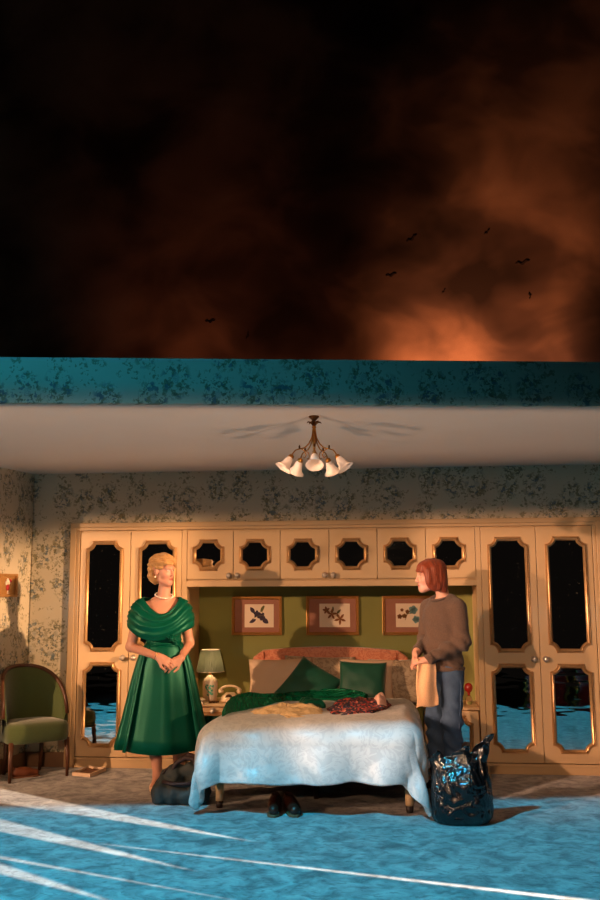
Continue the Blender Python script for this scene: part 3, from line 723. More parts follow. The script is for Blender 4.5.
# clothes thrown on the bed: crumpled heaps of cloth
def heap(outline, H, seed, z0, ridge_dir=(1, 0), stretch=5, nr=22, na=110, hem=.25, fine=.38):
    pts = np.array(outline, float); c = pts.mean(0); n = len(pts)
    seg = np.concatenate([pts, pts[:1]]); Ls = np.r_[0, np.cumsum(np.hypot(*np.diff(seg, axis=0).T))]
    a = np.linspace(0, Ls[-1], na, endpoint=False); bx_ = np.interp(a, Ls, seg[:, 0]); by_ = np.interp(a, Ls, seg[:, 1])
    k = np.linspace(0, 1, nr) ** .8
    X = c[0] + (bx_[None] - c[0]) * k[:, None]; Y = c[1] + (by_[None] - c[1]) * k[:, None]
    rd = np.array(ridge_dir) / np.hypot(*ridge_dir); al = X * rd[0] + Y * rd[1]; ac = -X * rd[1] + Y * rd[0]
    P3 = np.stack([al, ac * stretch, 0 * al], -1)
    wob = .35 * fbm(np.stack([X, Y, X * 0], -1), 9, seed + 3, 2); X = X + .035 * wob * k[:, None]; Y = Y + .03 * fbm(np.stack([X, Y, X * 0], -1), 11, seed + 7, 2) * k[:, None]
    rid = (1 - fine) * (1 - np.abs(fbm(P3, 3.2, seed, 3)) * 2.4) + fine * (1 - np.abs(fbm(P3, 9.0, seed + 4, 2)) * 3.0)
    wav = .012 * np.sin(36 * al + 9 * fbm(np.stack([X, Y, X * 0], -1), 8, seed + 9, 2)) * k[:, None]
    z = z0 + wav + H * (1 - k[:, None] ** 3 * .86) * (.25 + .75 * np.clip(rid, 0, 1.2)) * (.75 + .5 * fbm(np.stack([X, Y, X * 0], -1), 4, seed + 1, 2))
    V = np.stack([X, Y, z], -1).reshape(-1, 3); idx = np.arange(nr * na).reshape(nr, na); jn = np.roll(idx, -1, 1)
    q = np.stack([idx[:-1], jn[:-1], jn[1:], idx[1:]], -1).reshape(-1, 4)
    # underside ring so that the heap is a closed body
    b = V[idx[-1]].copy(); b[:, 2] = z0 - .01; V2 = np.concatenate([V, b]); bi = np.arange(na) + nr * na
    q2 = np.stack([idx[-1], jn[-1], np.roll(bi, -1), bi], -1)
    return V2, np.concatenate([q, q2])
DZ = .60
def bedpts(px, z=DZ): return [tuple(atz(u, v, z)[:2]) for u, v in px]
def draped_gown():
    path = np.array([tuple(atz(u, v, DZ)[:2]) for u, v in ((224, 716), (240, 709), (262, 703), (290, 698), (318, 696), (345, 697), (366, 699))])
    ns_, nt2 = 90, 70; T = np.linspace(0, 1, len(path)); s_ = np.linspace(0, 1, ns_); t_ = np.linspace(-1, 1, nt2)
    cx_, cy2 = np.interp(s_, T, path[:, 0]), np.interp(s_, T, path[:, 1]); wd = .07 + .13 * np.sin(PI * np.clip(s_ * .9 + .08, 0, 1)) ** .6
    Sg, Tg = np.meshgrid(s_, t_, indexing='ij'); P3 = np.stack([Sg * 3, Tg * 1.2, 0 * Sg], -1)
    X = cx_[:, None] + .10 * Tg * wd[:, None] + .03 * fbm(P3, 2, 9, 2); Y = cy2[:, None] + Tg * wd[:, None] + .025 * fbm(P3, 2.5, 14, 2) * (1 - .3 * np.abs(Tg))
    body = np.clip(1 - Tg ** 2, 0, 1) ** .5; H = (.105 + .03 * np.sin(Sg * 9)) * (1 - .45 * Sg)
    ph = Tg * 11 + 3.5 * fbm(P3, 1.5, 4, 2) + 7.0 * Sg
    Z = DZ - .012 + body * H * (.62 + .38 * np.sin(ph) * (1 - .3 * Sg)) + .010 * body * fbm(P3 * np.array([1, 3, 1]), 3, 8, 2)
    Z -= np.clip(.06 - Sg, 0, .06) * .9
    V = np.stack([X, Y, Z], -1).reshape(-1, 3); idx = np.arange(ns_ * nt2).reshape(ns_, nt2)
    return V, np.stack([idx[:-1, :-1], idx[1:, :-1], idx[1:, 1:], idx[:-1, 1:]], -1).reshape(-1, 4)
o = obj('satin_gown', draped_gown(), MT['satin_dark'], smooth=True, solid=.006, sub=1)
tag(o, 'dark green satin gown lying crumpled across the bed', 'dress')
o = obj('lace_blouse', heap(bedpts([(248, 713), (270, 708), (290, 704), (318, 706), (328, 714), (310, 717), (290, 719), (275, 715), (258, 716)]), .07, 12, DZ - .005, (1, .0), 3, na=140), MT['lace'], smooth=True, sub=1)
tag(o, 'cream lace blouse crumpled on the duvet', 'blouse')
o = obj('printed_dress', heap(bedpts([(326, 708), (338, 701), (360, 699), (385, 699), (392, 704), (385, 708), (372, 714), (350, 717), (332, 715)]), .075, 18, DZ - .005, (1, .1), 3), MT['print_red'], smooth=True, sub=1)
tag(o, 'red and navy printed dress crumpled on the duvet', 'dress')
o = obj('pink_scarf', heap(bedpts([(372, 703), (378, 699), (386, 701), (387, 706), (379, 707)]), .11, 22, DZ + .01, (1, .2), 2, na=60), MT['pink'], smooth=True, sub=1)
tag(o, 'small shell pink scarf on the printed dress', 'scarf')
o = obj('green_sash', heap(bedpts([(298, 704), (305, 701), (322, 702), (326, 707), (312, 709), (302, 708)]), .09, 29, DZ + .005, (1, .6), 5, na=60), MT['satin'], smooth=True, sub=1)
tag(o, 'bright green satin sash beside the lace blouse', 'sash')

# ------------------------------------------------------------------ bedside things
NZ, RZ_ = .525, .515
lx, ly = -.925, .26
t = thing('table_lamp', 'ceramic table lamp with pleated grey green shade and leaf motif', 'lamp', (lx, ly, NZ))
T0 = Matrix.Translation((lx, ly, NZ))
obj('lamp_base', MB().lathe([(.05, 0), (.058, .01), (.064, .05), (.066, .12), (.064, .16), (.05, .185), (.03, .2), (.022, .212), (.012, .216)], 24, T0), MT['ceramic'], t, smooth=True)
m = MB(); rn = random.Random(3)
for k in range(22):
    a = -PI / 2 + .1 + rn.uniform(-.5, .5); z = .05 + rn.random() * .085; an = rn.uniform(0, 6.28); Lf = .022
    tri = []
    for j in range(8):
        b = 2 * PI * j / 8; du = Lf * .5 * math.cos(b); dv = .007 * math.sin(b)
        aa = a + (du * math.cos(an) - dv * math.sin(an)) / .066; zz = z + du * math.sin(an) + dv * math.cos(an)
        tri.append((lx + .0675 * math.cos(aa), ly + .0675 * math.sin(aa), NZ + zz))
    m.add(tri, [tuple(range(8))])
obj('leaf_motif', m, MT['motif'], t, solid=.002)
obj('lamp_stem', MB().lathe([(.01, .2), (.01, .30), (.016, .31), (.016, .335), (.008, .345)], 10, T0), MT['brass'], t, smooth=True)
sh = MB(); n = 96; rings = []
for r0, z in ((.120, .245), (.111, .29), (.098, .35), (.086, .40), (.080, .428)):
    rings.append([(lx + (r0 + .0022 * (-1) ** k) * math.cos(2 * PI * k / n), ly + (r0 + .0022 * (-1) ** k) * math.sin(2 * PI * k / n), NZ + z) for k in range(n)])
sh.loft(rings, True, False); s_ = obj('lamp_shade', sh, MT['shade'], t)
for r0, z in ((.121, .245), (.081, .428)): obj('shade_trim', MB().tube([(lx + r0 * math.cos(2 * PI * k / 40), ly + r0 * math.sin(2 * PI * k / 40), NZ + z) for k in range(41)], .0035, 6), MT['paper'], s_, smooth=True)
bulb = bpy.data.lights.new('lamp_bulb', 'POINT'); bulb.energy = 3.2; bulb.color = (1, .62, .28); bulb.shadow_soft_size = .03
bo = bpy.data.objects.new('lamp_bulb', bulb); COL.objects.link(bo); bo.location = (lx, ly, NZ + .33)

t = thing('telephone', 'ivory dial telephone with handset on the bedside cabinet', 'telephone', (-.735, .17, NZ))
V, F_ = sdf_mesh([ell((-.735, .18, NZ + .035), (.095, .085, .05), k=.02), cap((-.775, .20, NZ + .075), (-.695, .20, NZ + .075), .016, k=.02), ell((-.735, .12, NZ + .02), (.085, .06, .03), k=.02)], .006, cuts=lambda P: NZ + .002 - P[:, 2])
obj('phone_body', (V, F_), MT['phone'], t, smooth=True)
hp = [(-.735 + .105 * math.cos(a), .185, NZ + .105 + .055 * math.sin(a)) for a in np.linspace(.12, PI - .12, 12)]
m = MB().tube(hp, [.022, .018] + [.013] * 8 + [.018, .022], 10); m.ball((-.64, .185, NZ + .105), (.028, .028, .024), 8); m.ball((-.83, .185, NZ + .105), (.028, .028, .024), 8)
obj('handset', m, MT['phone'], t, smooth=True)
Rd = Matrix.Translation((-.735, .105, NZ + .05)) @ Matrix.Rotation(.9, 4, 'X')
t.scale = (.82, .82, .82)
d_ = obj('dial', MB().lathe([(.036, 0), (.036, .006), (.03, .008), (.008, .009)], 20, Rd), MT['darkbrass'], t, smooth=True)
t = thing('paper_pile', 'small pile of white papers and a book beside the lamp', 'papers', (-1.0, .1, NZ))
for k, (a, th) in enumerate(((.1, .014), (-.06, .008), (.16, .006))):
    R_ = Matrix.Translation((-1.0, .1, NZ + (.0, .014, .022)[k])) @ Matrix.Rotation(a, 4, 'Z'); mm = MB().box(-.055, .055, -.07, .07, 0, th); mm.v = [tuple(R_ @ Vector(p)) for p in mm.v]
    obj('paper_block', mm, MT['paper'], t)
m = MB(); rn = random.Random(8)
t = thing('bead_necklace', 'small tangle of brown beads beside the telephone', 'necklace', (-.86, .09, NZ))
for k in range(26): a = k * .55; m.ball((-.86 + .045 * math.cos(a) * (.6 + .4 * math.sin(k)), .085 + .03 * math.sin(a * 1.3), NZ + .008), .008, 5)
obj('beads', m, MT['darkbrass'], t, smooth=True)
# right-hand cabinet
t = thing('closed_book', 'green cloth bound book lying on the bedside cabinet', 'book', (1.15, .2, RZ_))
obj('cover', MB().box(1.075, 1.235, .12, .24, RZ_, RZ_ + .006).box(1.075, 1.235, .12, .24, RZ_ + .042, RZ_ + .048).box(1.075, 1.235, .234, .24, RZ_ + .006, RZ_ + .042), MT['book_green'], t)
obj('pages', MB().box(1.079, 1.231, .124, .234, RZ_ + .006, RZ_ + .042), MT['paper'], t)
t = thing('stoppered_bottle', 'small bottle with a round dark red stopper', 'bottle', (1.285, .22, RZ_))
Tb = Matrix.Translation((1.285, .22, RZ_))
obj('bottle_body', MB().lathe([(.02, 0), (.026, .008), (.024, .05), (.014, .065), (.011, .075)], 16, Tb), MT['glassy'], t, smooth=True)
obj('stopper', MB().lathe([(.010, .07), (.013, .09), (.012, .098), (.026, .108), (.034, .128), (.034, .148), (.024, .168), (.006, .175)], 18, Tb), MT['red_lacquer'], t, smooth=True)
t = copy_tree(bpy.data.objects['table_lamp']); t.location = (1.0, .33, RZ_); t['label'] = 'pleated table lamp hidden behind the woman in the brown jumper'

# ------------------------------------------------------------------ bedroom chair
CO = Vector((-2.118, -.536, 0)); CA = math.atan2(.336, .356)    # front edge direction
cu = Vector((math.cos(CA), math.sin(CA), 0)); cv = Vector((-math.sin(CA), math.cos(CA), 0))
def ch(a, b, z): return CO + cu * a + cv * b + Vector((0, 0, z))  # a along the front, b to the back
t = thing('bedroom_chair', 'green upholstered bedroom chair with curved back by the wallpaper', 'chair', CO)
def seat_ring(z, g=0):
    pts = []
    for i in range(40):
        a = 2 * PI * i / 40; x, y = math.cos(a), math.sin(a)
        x = math.copysign(abs(x) ** .45, x); y = math.copysign(abs(y) ** .45, y)
        wd = .262 - .035 * (y + 1) / 2 + g; pts.append(ch(x * wd, .19 + y * (.21 + g), z))
    return pts
obj('seat', MB().loft([seat_ring(.285, -.01), seat_ring(.29), seat_ring(.345), seat_ring(.40), seat_ring(.425, -.012), seat_ring(.438, -.05), seat_ring(.445, -.13)]), MT['chair_green'], t, smooth=True)
def back_curve(s):                                        # s -1..1 round the back on plan
    return .262 * math.sin(s * 1.35) / math.sin(1.35), .12 + .27 * ((math.cos(s * 1.35) - math.cos(1.35)) / (1 - math.cos(1.35)))
def back_top(s): return .47 + .375 * max(0, 1 - abs(s) ** 2.6) ** .55
ns = 41; inner = []; outer = []; SS = np.linspace(-1, 1, ns)
for off, lst in ((-.028, inner), (.012, outer)):
    for k in range(11):
        row = []
        for s_ in SS:
            a, b = back_curve(s_); L = math.hypot(a, b - .05) + 1e-6; z0, z1 = .36, back_top(s_); f = k / 10
            lean = .09 * f * max(0, b - .1) / .3; o_ = off * (math.sin(PI * min(1, f * .9 + .1)) ** .5 if off < 0 else 1)
            row.append(ch(a + a / L * o_, b + (b - .05) / L * o_ + lean, z0 + (z1 - z0) * f))
        lst.append(row)
bk = MB(); bk.loft(inner, False, False); bk.loft(outer, False, False); bk.loft([inner[-1], outer[-1]], False, False)
obj('backrest', bk, MT['chair_green'], t, smooth=True)
obj('back_rail', MB().tube([(p + q) / 2 + Vector((0, 0, .004)) for p, q in zip(inner[-1], outer[-1])], .017, 8), MT['wood'], t, smooth=True)
for a, b, a2, b2 in ((-.228, .03, -.235, .02), (.228, .03, .235, .02)):
    obj('leg', MB().tube([ch(a, b, .30), ch(a2, b2, .15), ch(a2, b2, 0)], [.022, .018, .012], 8), MT['wood'], t, smooth=True)
for a in (-.15, .15):
    obj('leg', MB().tube([ch(a, .35, .32), ch(a * 1.0, .365, .15), ch(a, .385, 0)], [.021, .017, .012], 8), MT['wood'], t, smooth=True)

# ------------------------------------------------------------------ chandelier
cx, cy_ = atz(314, 416, CZ)[:2]
t = thing('chandelier', 'brass five arm chandelier with frosted bell shades under the ceiling', 'chandelier', (cx, cy_, CZ))
CS = 1.07; T0 = Matrix.Translation((cx, cy_, CZ)) @ Matrix.Scale(CS, 4)
obj('ceiling_rose', MB().lathe([(.028, -.001), (.030, -.006), (.022, -.014), (.014, -.022), (.009, -.03)], 18, T0), MT['darkbrass'], t, smooth=True)
obj('stem', MB().lathe([(.007, -.02), (.007, -.055), (.014, -.062), (.009, -.07), (.012, -.085), (.008, -.10), (.010, -.15), (.006, -.19), (.012, -.20), (.005, -.215), (.010, -.225), (.004, -.245)], 12, T0), MT['brass'], t, smooth=True)
for k in range(6):
    a = 2 * PI * k / 6 + .3; dr = lambda r, z: (cx + CS * r * math.cos(a), cy_ + CS * r * math.sin(a), CZ + CS * z)
    obj('leaf', MB().tube([dr(.006, -.055), dr(.018, -.036), dr(.034, -.034), dr(.042, -.042)], [.003, .006, .005, .001], 6), MT['darkbrass'], t, smooth=True)
for k in range(5):
    a = -PI / 2 + .10 + 2 * PI * k / 5
    dr = lambda r, z: Vector((cx + CS * r * math.cos(a), cy_ + CS * r * math.sin(a), CZ + CS * z))
    P_ = [(.008, -.09), (.013, -.12), (.030, -.155), (.055, -.18), (.085, -.187), (.108, -.195), (.122, -.212), (.130, -.232)]
    arm = obj('arm', MB().tube([dr(*q) for q in P_], [.004] * 8, 8), MT['brass'], t, smooth=True)
    obj('scroll', MB().tube([dr(.075, -.186), dr(.055, -.198), dr(.046, -.22), dr(.056, -.236), (dr(.066, -.228))], .003, 6), MT['brass'], arm, smooth=True)
    obj('finial', MB().ball(dr(.085, -.176), (.006, .006, .012), 6), MT['darkbrass'], arm, smooth=True)
    tl = .62; ax_ = Vector((math.cos(a) * math.sin(tl), math.sin(a) * math.sin(tl), -math.cos(tl))); Rm = Matrix.Translation(dr(.128, -.226)) @ ax_.to_track_quat('Z', 'Y').to_matrix().to_4x4() @ Matrix.Scale(CS, 4)
    obj('lamp_cup', MB().lathe([(.006, -.006), (.014, 0), (.017, .012), (.015, .02)], 12, Rm), MT['brass'], arm, smooth=True)
    sd = obj('shade', MB().lathe([(.014, .012), (.018, .018), (.022, .034), (.026, .054), (.034, .072), (.049, .086), (.0475, .0865), (.032, .071), (.024, .053), (.020, .034), (.015, .018)], 24, Rm, wave=lambda a_, z: .03 * math.cos(6 * a_) if z > .07 else 0), MT['glass_shade'], arm, smooth=True)

# ------------------------------------------------------------------ bags
bc = Vector((1.095, -1.57, 0))
t = thing('bin_bag', 'full shiny black plastic bin bag with gathered neck beside the bed', 'bag', bc)
def bin_bag():
    na, nz_ = 140, 100; A = np.linspace(0, 2 * PI, na, endpoint=False); Zs = np.linspace(0, 1, nz_)
    V = []
    prof_z = [0, .02, .10, .28, .5, .68, .8, .88, .94, 1]; prof_r = [.72, .92, 1.03, 1.04, 1.0, .95, .90, .86, .88, .95]
    for z in Zs:
        r = np.interp(z, prof_z, prof_r)
        c, s_ = np.cos(A), np.sin(A); x = np.sign(c) * np.abs(c) ** .8 * .192 * r; y = np.sign(s_) * np.abs(s_) ** .85 * .15 * r
        P3 = np.stack([c, s_, np.full(na, z * 1.1)], -1)
        sh_ = A + 1.1 * z                                              # creases run diagonally
        P4_ = np.stack([np.cos(sh_), np.sin(sh_), np.full(na, z * .5)], -1)
        rid = 1 - np.abs(fbm(P4_, 3.4, 3, 3)) * 2.4
        f = 1 + (.085 * rid * (.25 + z)) + .08 * fbm(P3, 2.2, 9, 2) - .05
        V.append(np.stack([x * f, y * f, np.full(na, z * .40) + .02 * fbm(P3, 2.5, 15) * z], -1))
    V = np.concatenate(V)
    zz = V[:, 2] / .40; k = np.clip((zz - .60) / .40, 0, 1) ** 1.3; k2 = np.clip((zz - .86) / .14, 0, 1)
    V[:, 2] += k * (V[:, 0] * .22 + .03 + .05 * fbm(V, 11, 4, 2)); V[:, 1] *= 1 - .55 * k
    right = np.clip((V[:, 0] - .08) / .08, 0, 1) * k2; V[:, 0] += right * .045; V[:, 2] += right * .04
    left = np.clip((-V[:, 0] - .09) / .06, 0, 1) * k2; V[:, 0] -= left * .03; V[:, 2] -= left * .015
    V[:, 2] += k2 * .09 * fbm(V * np.array([1, 1, .2]), 17, 31, 2); V[:, 0] += k2 * .03 * fbm(V, 14, 41, 2); V[:, 1] += k2 * .05 * fbm(V, 12, 51, 2)
    V[:, 2] = np.maximum(V[:, 2], .004)
    idx = np.arange(na * nz_).reshape(nz_, na); jn = np.roll(idx, -1, 1)
    q = np.stack([idx[:-1], jn[:-1], jn[1:], idx[1:]], -1).reshape(-1, 4)
    return V + np.array(bc), q
V, F_ = bin_bag(); b_ = obj('sack', (V, F_), MT['plastic'], t, smooth=True, solid=.003)
obj('sack_base', MB().add([tuple(p) for p in V[:140]], [tuple(range(140))]), MT['plastic'], t)
hc = Vector((-.85, -1.22, 0))
t = thing('holdall_bag', 'dark slate canvas holdall with maroon handles by the bed corner', 'bag', hc)
V, F_ = sdf_mesh([cap((-.96, -1.25, .07), (-.70, -1.25, .07), .075, .08, k=.06), cap((-.95, -1.13, .07), (-.70, -1.13, .07), .07, k=.06), cap((-.89, -1.2, .2), (-.73, -1.2, .22), .05, .05, k=.09), cap((-.99, -1.2, .05), (-.90, -1.2, .17), .05, k=.05)], .007,
   disp=lambda P: .016 * fbm(P, 14, 3, 3) + .008 * np.sin(P[:, 0] * 60 + 6 * fbm(P, 6, 5)), cuts=lambda P: .004 - P[:, 2])
obj('bag_body', (V, F_), MT['holdall'], t, smooth=True)
obj('handle', MB().tube([(-.90, -1.25, .19), (-.86, -1.24, .27), (-.80, -1.22, .305), (-.74, -1.22, .30), (-.70, -1.24, .24), (-.69, -1.27, .17)], [.013, .017, .019, .019, .016, .012], 8), MT['strap'], t, smooth=True)
obj('handle', MB().tube([(-.89, -1.17, .2), (-.85, -1.16, .28), (-.79, -1.15, .315), (-.73, -1.15, .30), (-.70, -1.16, .22)], [.012, .016, .018, .016, .012], 8), MT['strap'], t, smooth=True)
obj('side_strap', MB().tube([(-.93, -1.31, .16), (-.86, -1.335, .15), (-.78, -1.335, .152), (-.70, -1.335, .158)], .014, 6), MT['strap'], t, smooth=True)
obj('zip', MB().tube([(-1.03, -1.23, .06), (-1.0, -1.23, .14), (-.93, -1.235, .23), (-.86, -1.235, .262)], .008, 6), MT['strap'], t, smooth=True)

# ------------------------------------------------------------------ shoes on the floor
def shoe(name, label, loc, rz, mt, L=.27, group=None, laces=True, tip=0):
    t = thing(name, label, 'shoe', loc, rz, group)
    k = L / .27
    P = lambda x, y, z: (x * k, y * k, z * k)              # toe towards -y
    pr = [cap(P(0, .10, .045), P(0, .02, .045), .036 * k, .038 * k, .03), cap(P(0, .02, .04), P(.004, -.09, .036), .038 * k, .034 * k, .03), cap(P(0, .105, .05), P(0, .10, .085), .033 * k, .030 * k, .025), cap(P(0, .06, .07), P(0, -.03, .055), .030 * k, .028 * k, .03),
          cap(P(0, .085, .11), P(0, .08, .13), .022 * k, .022 * k, .012, -1)]
    V, F_ = sdf_mesh(pr, .0055, cuts=lambda q: .014 * k - q[:, 2])
    M_ = np.array(WM[t].to_3x3()); V = V @ M_.T + np.array(loc); obj('upper', (V, F_), MT[mt], t, smooth=True)
    out = [P(x, y, 0) for x, y in [(.036, .10), (.028, .132), (0, .142), (-.028, .132), (-.036, .10), (-.035, .03), (-.042, -.05), (-.036, -.105), (-.016, -.13), (.016, -.13), (.038, -.105), (.042, -.05), (.035, .03)]]
    s_ = MB().slab([(a, b) for a, b, c in out], 0, .016 * k); s_.v = [tuple(WM[t] @ Vector(p)) for p in s_.v]; obj('sole', s_, MT['sole'], t, bevel=.003)
    if laces:
        m = MB()
        for i in range(4): yy = .02 - i * .022; m.tube([WM[t] @ Vector(P(-.02, yy, .082 - i * .004)), WM[t] @ Vector(P(0, yy - .004, .094 - i * .006)), WM[t] @ Vector(P(.02, yy, .082 - i * .004))], .003, 5)
        obj('laces', m, MT['dark_tip'], t, smooth=True)
    return t
shoe('lace_up_shoe', 'dark brown leather lace-up shoe under the bed, toe pointing out straight', (-.135, -1.45, 0), .06, 'leather', .28, 'pair of brown shoes')
shoe('lace_up_shoe', 'dark brown leather lace-up shoe under the bed, toe turned outwards', (-.02, -1.44, 0), .32, 'leather', .28, 'pair of brown shoes')
shoe('brown_slipper', 'tan leather slipper under the chair beside its front leg', tuple(atz(26, 777, 0)[:2]) + (0,), 2.2, 'tan_leather', .22, 'slippers under the chair', False)
shoe('brown_slipper', 'tan leather slipper under the chair against the skirting', tuple(atz(4, 771, 0)[:2]) + (0,), 1.2, 'tan_leather', .22, 'slippers under the chair', False)

# shallow tray on the carpet
P4 = [atz(72, 776, 0), atz(90, 777.5, 0), atz(106, 771, 0), atz(88, 769, 0)]
t = thing('shallow_tray', 'shallow pale wooden tray on the carpet by the wardrobe plinth', 'tray', P4[0])
c = sum(P4, Vector()) / 4
ring = lambda f, z: [c + (p - c) * f + Vector((0, 0, z)) for p in P4]
obj('tray_rim', MB().loft([ring(.97, 0), ring(1, .004), ring(1, .028), ring(.88, .028), ring(.86, .008)], True, True), MT['pillow_cream'], t)
obj('tray_lining', MB().loft([ring(.86, .0085), ring(.855, .012)], True, True), MT['sole'], t)

# ------------------------------------------------------------------ auditorium seats, seen only in the mirrors
for x, lab in ((2.62, 'red velvet theatre seat with gilt back frame at the stage end'), (3.25, 'red velvet theatre seat with gilt back frame next along the row'), (1.25, 'red velvet theatre seat with gilt back frame across the aisle')):
    y = -4.75; z = -.65
    t = thing('theatre_seat', lab, 'seat', (x, y, z), group='front row theatre seats')
    V, F_ = cushion(.5, .5, .14, 3); obj('seat_back', (V + np.array((x, y - .18, .11)), F_), MT['red_velvet'], t, smooth=True)
    V, F_ = cushion(.5, .5, .14, 5); V = V[:, [0, 2, 1]]; obj('seat_pad', (V + np.array((x, y + .08, -.2)), F_), MT['red_velvet'], t, smooth=True)
    obj('back_frame', MB().tube([(x - .26, y - .2, -.6), (x - .27, y - .2, .15), (x - .2, y - .2, .33), (x, y - .2, .38), (x + .2, y - .2, .33), (x + .27, y - .2, .15), (x + .26, y - .2, -.6)], .02, 8), MT['gold'], t, smooth=True)
    for s_ in (-1, 1): obj('seat_leg', MB().box(x + s_ * .27 - .02, x + s_ * .27 + .02, y - .1, y + .25, -.65, -.05), MT['wood'], t, bevel=.005)

# ------------------------------------------------------------------ people
def rotz(a): return np.array([[math.cos(a), -math.sin(a), 0], [math.sin(a), math.cos(a), 0], [0, 0, 1]])
def rotx(a): return np.array([[1, 0, 0], [0, math.cos(a), -math.sin(a)], [0, math.sin(a), math.cos(a)]])
def roty(a): return np.array([[math.cos(a), 0, math.sin(a)], [0, 1, 0], [-math.sin(a), 0, math.cos(a)]])
def xf(prims, R_, o):
    out = []
    for p in prims:
        if p[0] == 'c': out.append(('c', R_ @ p[1] + o, R_ @ p[2] + o) + p[3:])
        else: out.append(('e', R_ @ p[1] + o, p[2], R_ if p[3] is None else R_ @ p[3]) + p[4:])
    return out
def hand_prims(w, d, n, side, curl=(.35, .45, .35), spread=.012, sc=1.0):
    w, d, n = (np.array(q, float) for q in (w, d, n)); d /= np.linalg.norm(d); n -= d * (n @ d); n /= np.linalg.norm(n); a = np.cross(d, n)
    R_ = np.stack([d, a, n], 1)
    pr = [ell(w + d * .045 * sc, (.05 * sc, .038 * sc, .016 * sc), R_, .012), cap(w - d * .01, w + d * .02, .025 * sc, .024 * sc, .02)]
    for i, (off, L) in enumerate(((-.029, .068), (-.010, .080), (.010, .076), (.028, .060))):
        p = w + d * (.082 - abs(off) * .25) * sc + a * off * sc; dd = d + a * off * spread / .03 * 4; dd /= np.linalg.norm(dd); ang = 0; r = .0088 * sc
        for f, c in zip((.45, .31, .24), curl):
            ang += c; v = dd * math.cos(ang) - n * math.sin(ang); q = p + v * L * f * sc; pr.append(cap(p, q, r, r * .92, .004)); p = q; r *= .92
    p = w + d * .028 * sc + a * side * .03 * sc; v = d * .75 + a * side * .55 - n * .25; v /= np.linalg.norm(v)
    q = p + v * .042 * sc; pr.append(cap(p - v * .01, q, .013 * sc, .010 * sc, .008)); v2 = d * .95 + a * side * .1 - n * .25; v2 /= np.linalg.norm(v2); pr.append(cap(q, q + v2 * .032 * sc, .0098 * sc, .008 * sc, .004))
    return pr
def head_prims(R_, o, s=1.0):
    P = [ell((0, .018, .043), (.074, .096, .082), k=.03), ell((0, -.022, -.022), (.060, .068, .082), k=.03), ell((0, -.060, -.088), (.026, .024, .020), k=.03),
         cap((-.048, -.005, -.072), (-.012, -.066, -.096), .016, .014, k=.03), cap((.048, -.005, -.072), (.012, -.066, -.096), .016, .014, k=.03),
         ell((-.036, -.054, -.028), (.026, .026, .026), k=.02), ell((.036, -.054, -.028), (.026, .026, .026), k=.02),
         cap((-.04, -.072, .030), (.04, -.072, .030), .014, k=.02), cap((0, -.084, .022), (0, -.106, -.026), .008, .0105, k=.010), ell((0, -.098, -.032), (.016, .012, .009), k=.008),
         ell((-.031, -.098, .008), (.017, .014, .010), k=.010, op=-1), ell((.031, -.098, .008), (.017, .014, .010), k=.010, op=-1),
         ell((-.031, -.0735, .007), (.0135, .0135, .0125), k=.003), ell((.031, -.0735, .007), (.0135, .0135, .0125), k=.003),
         ell((0, -.088, -.058), (.022, .010, .0065), k=.007), ell((0, -.086, -.069), (.019, .010, .0070), k=.007),
         ell((-.074, .012, -.004), (.009, .019, .030), k=.008), ell((.074, .012, -.004), (.009, .019, .030), k=.008)]
    P = [(p[:1] + (p[1] * s, p[2] * s, p[3] * s, p[4] * s) + p[5:]) if p[0] == 'c' else (p[:1] + (p[1] * s, p[2] * s) + p[3:]) for p in P]
    return xf(P, R_, o)
def skin_cols(V, R_, o, base, lip, brow, s=1.0):
    h = ((V - o) @ R_) / s; C = np.tile(np.array(lin(base)), (len(V), 1))
    C *= (1 + .10 * fbm(V, 9, 5, 2))[:, None]
    def paint(m, c, k=1.0): 
        m = np.clip(m, 0, 1)[:, None] * k; C[:] = C * (1 - m) + np.array(lin(c)) * m
    e = lambda c, r: 1.6 * (1.25 - np.sqrt((((h - np.array(c)) / np.array(r)) ** 2).sum(1)))
    for sx in (-1, 1):
        paint(e((sx * .040, -.065, -.030), (.026, .03, .022)), (214, 128, 110), .35)
        paint(e((sx * .031, -.088, .0165), (.019, .02, .006)), (96, 62, 52), .55)
        paint(e((sx * .031, -.088, .007), (.0125, .02, .0065)), (224, 214, 206), .9)
        paint(e((sx * .030, -.09, .007), (.0062, .02, .0065)), (44, 40, 44), 1)
        paint(e((sx * .034, -.085, .0295), (.022, .03, .0045)), brow, .75)
    paint(e((0, -.095, -.063), (.021, .025, .0105)), lip, .85)
    return np.clip(C, 0, 1)
def body_object(name, V, F_, parent, R_, o, base, lip, brow, s=1.0):
    b = obj(name, (V, F_), MT['skin'], parent, smooth=True); set_col(b, V, skin_cols(V, R_, o, base, lip, brow, s)); return b

# ---- woman in the green gown
A1 = np.array((-1.075, -.78, 0)); B1 = rotz(.30)
person1 = thing('person', 'blonde woman in an emerald satin off-the-shoulder gown, hands clasped', 'person', tuple(A1))
H1o = A1 + np.array((-.018, .005, 1.616)); H1R = rotz(1.12) @ rotx(.02); HS1 = .93
sh_l, sh_r = (-.190, .02, 1.322), (.140, .02, 1.322)
el_l, el_r = (-.250, .055, 1.045), (.195, .05, 1.065)
wr_l, wr_r = (-.055, -.195, .985), (.115, -.165, .965)
torso1 = [ell((0, .01, .95), (.155, .115, .13), k=.05), ell((0, .0, 1.09), (.120, .092, .12), k=.05), ell((-.015, .015, 1.24), (.142, .102, .155), k=.05),
          cap((-.138, .035, 1.345), (.092, .035, 1.345), .044, k=.05), ell((-.09, -.066, 1.232), (.064, .046, .060), k=.03), ell((.045, -.066, 1.232), (.064, .046, .060), k=.03)]
arms1 = chain([sh_l, el_l], [.047, .037], .03) + chain([el_l, wr_l], [.037, .024], .02) + chain([sh_r, el_r], [.047, .037], .03) + chain([el_r, wr_r], [.037, .024], .02)
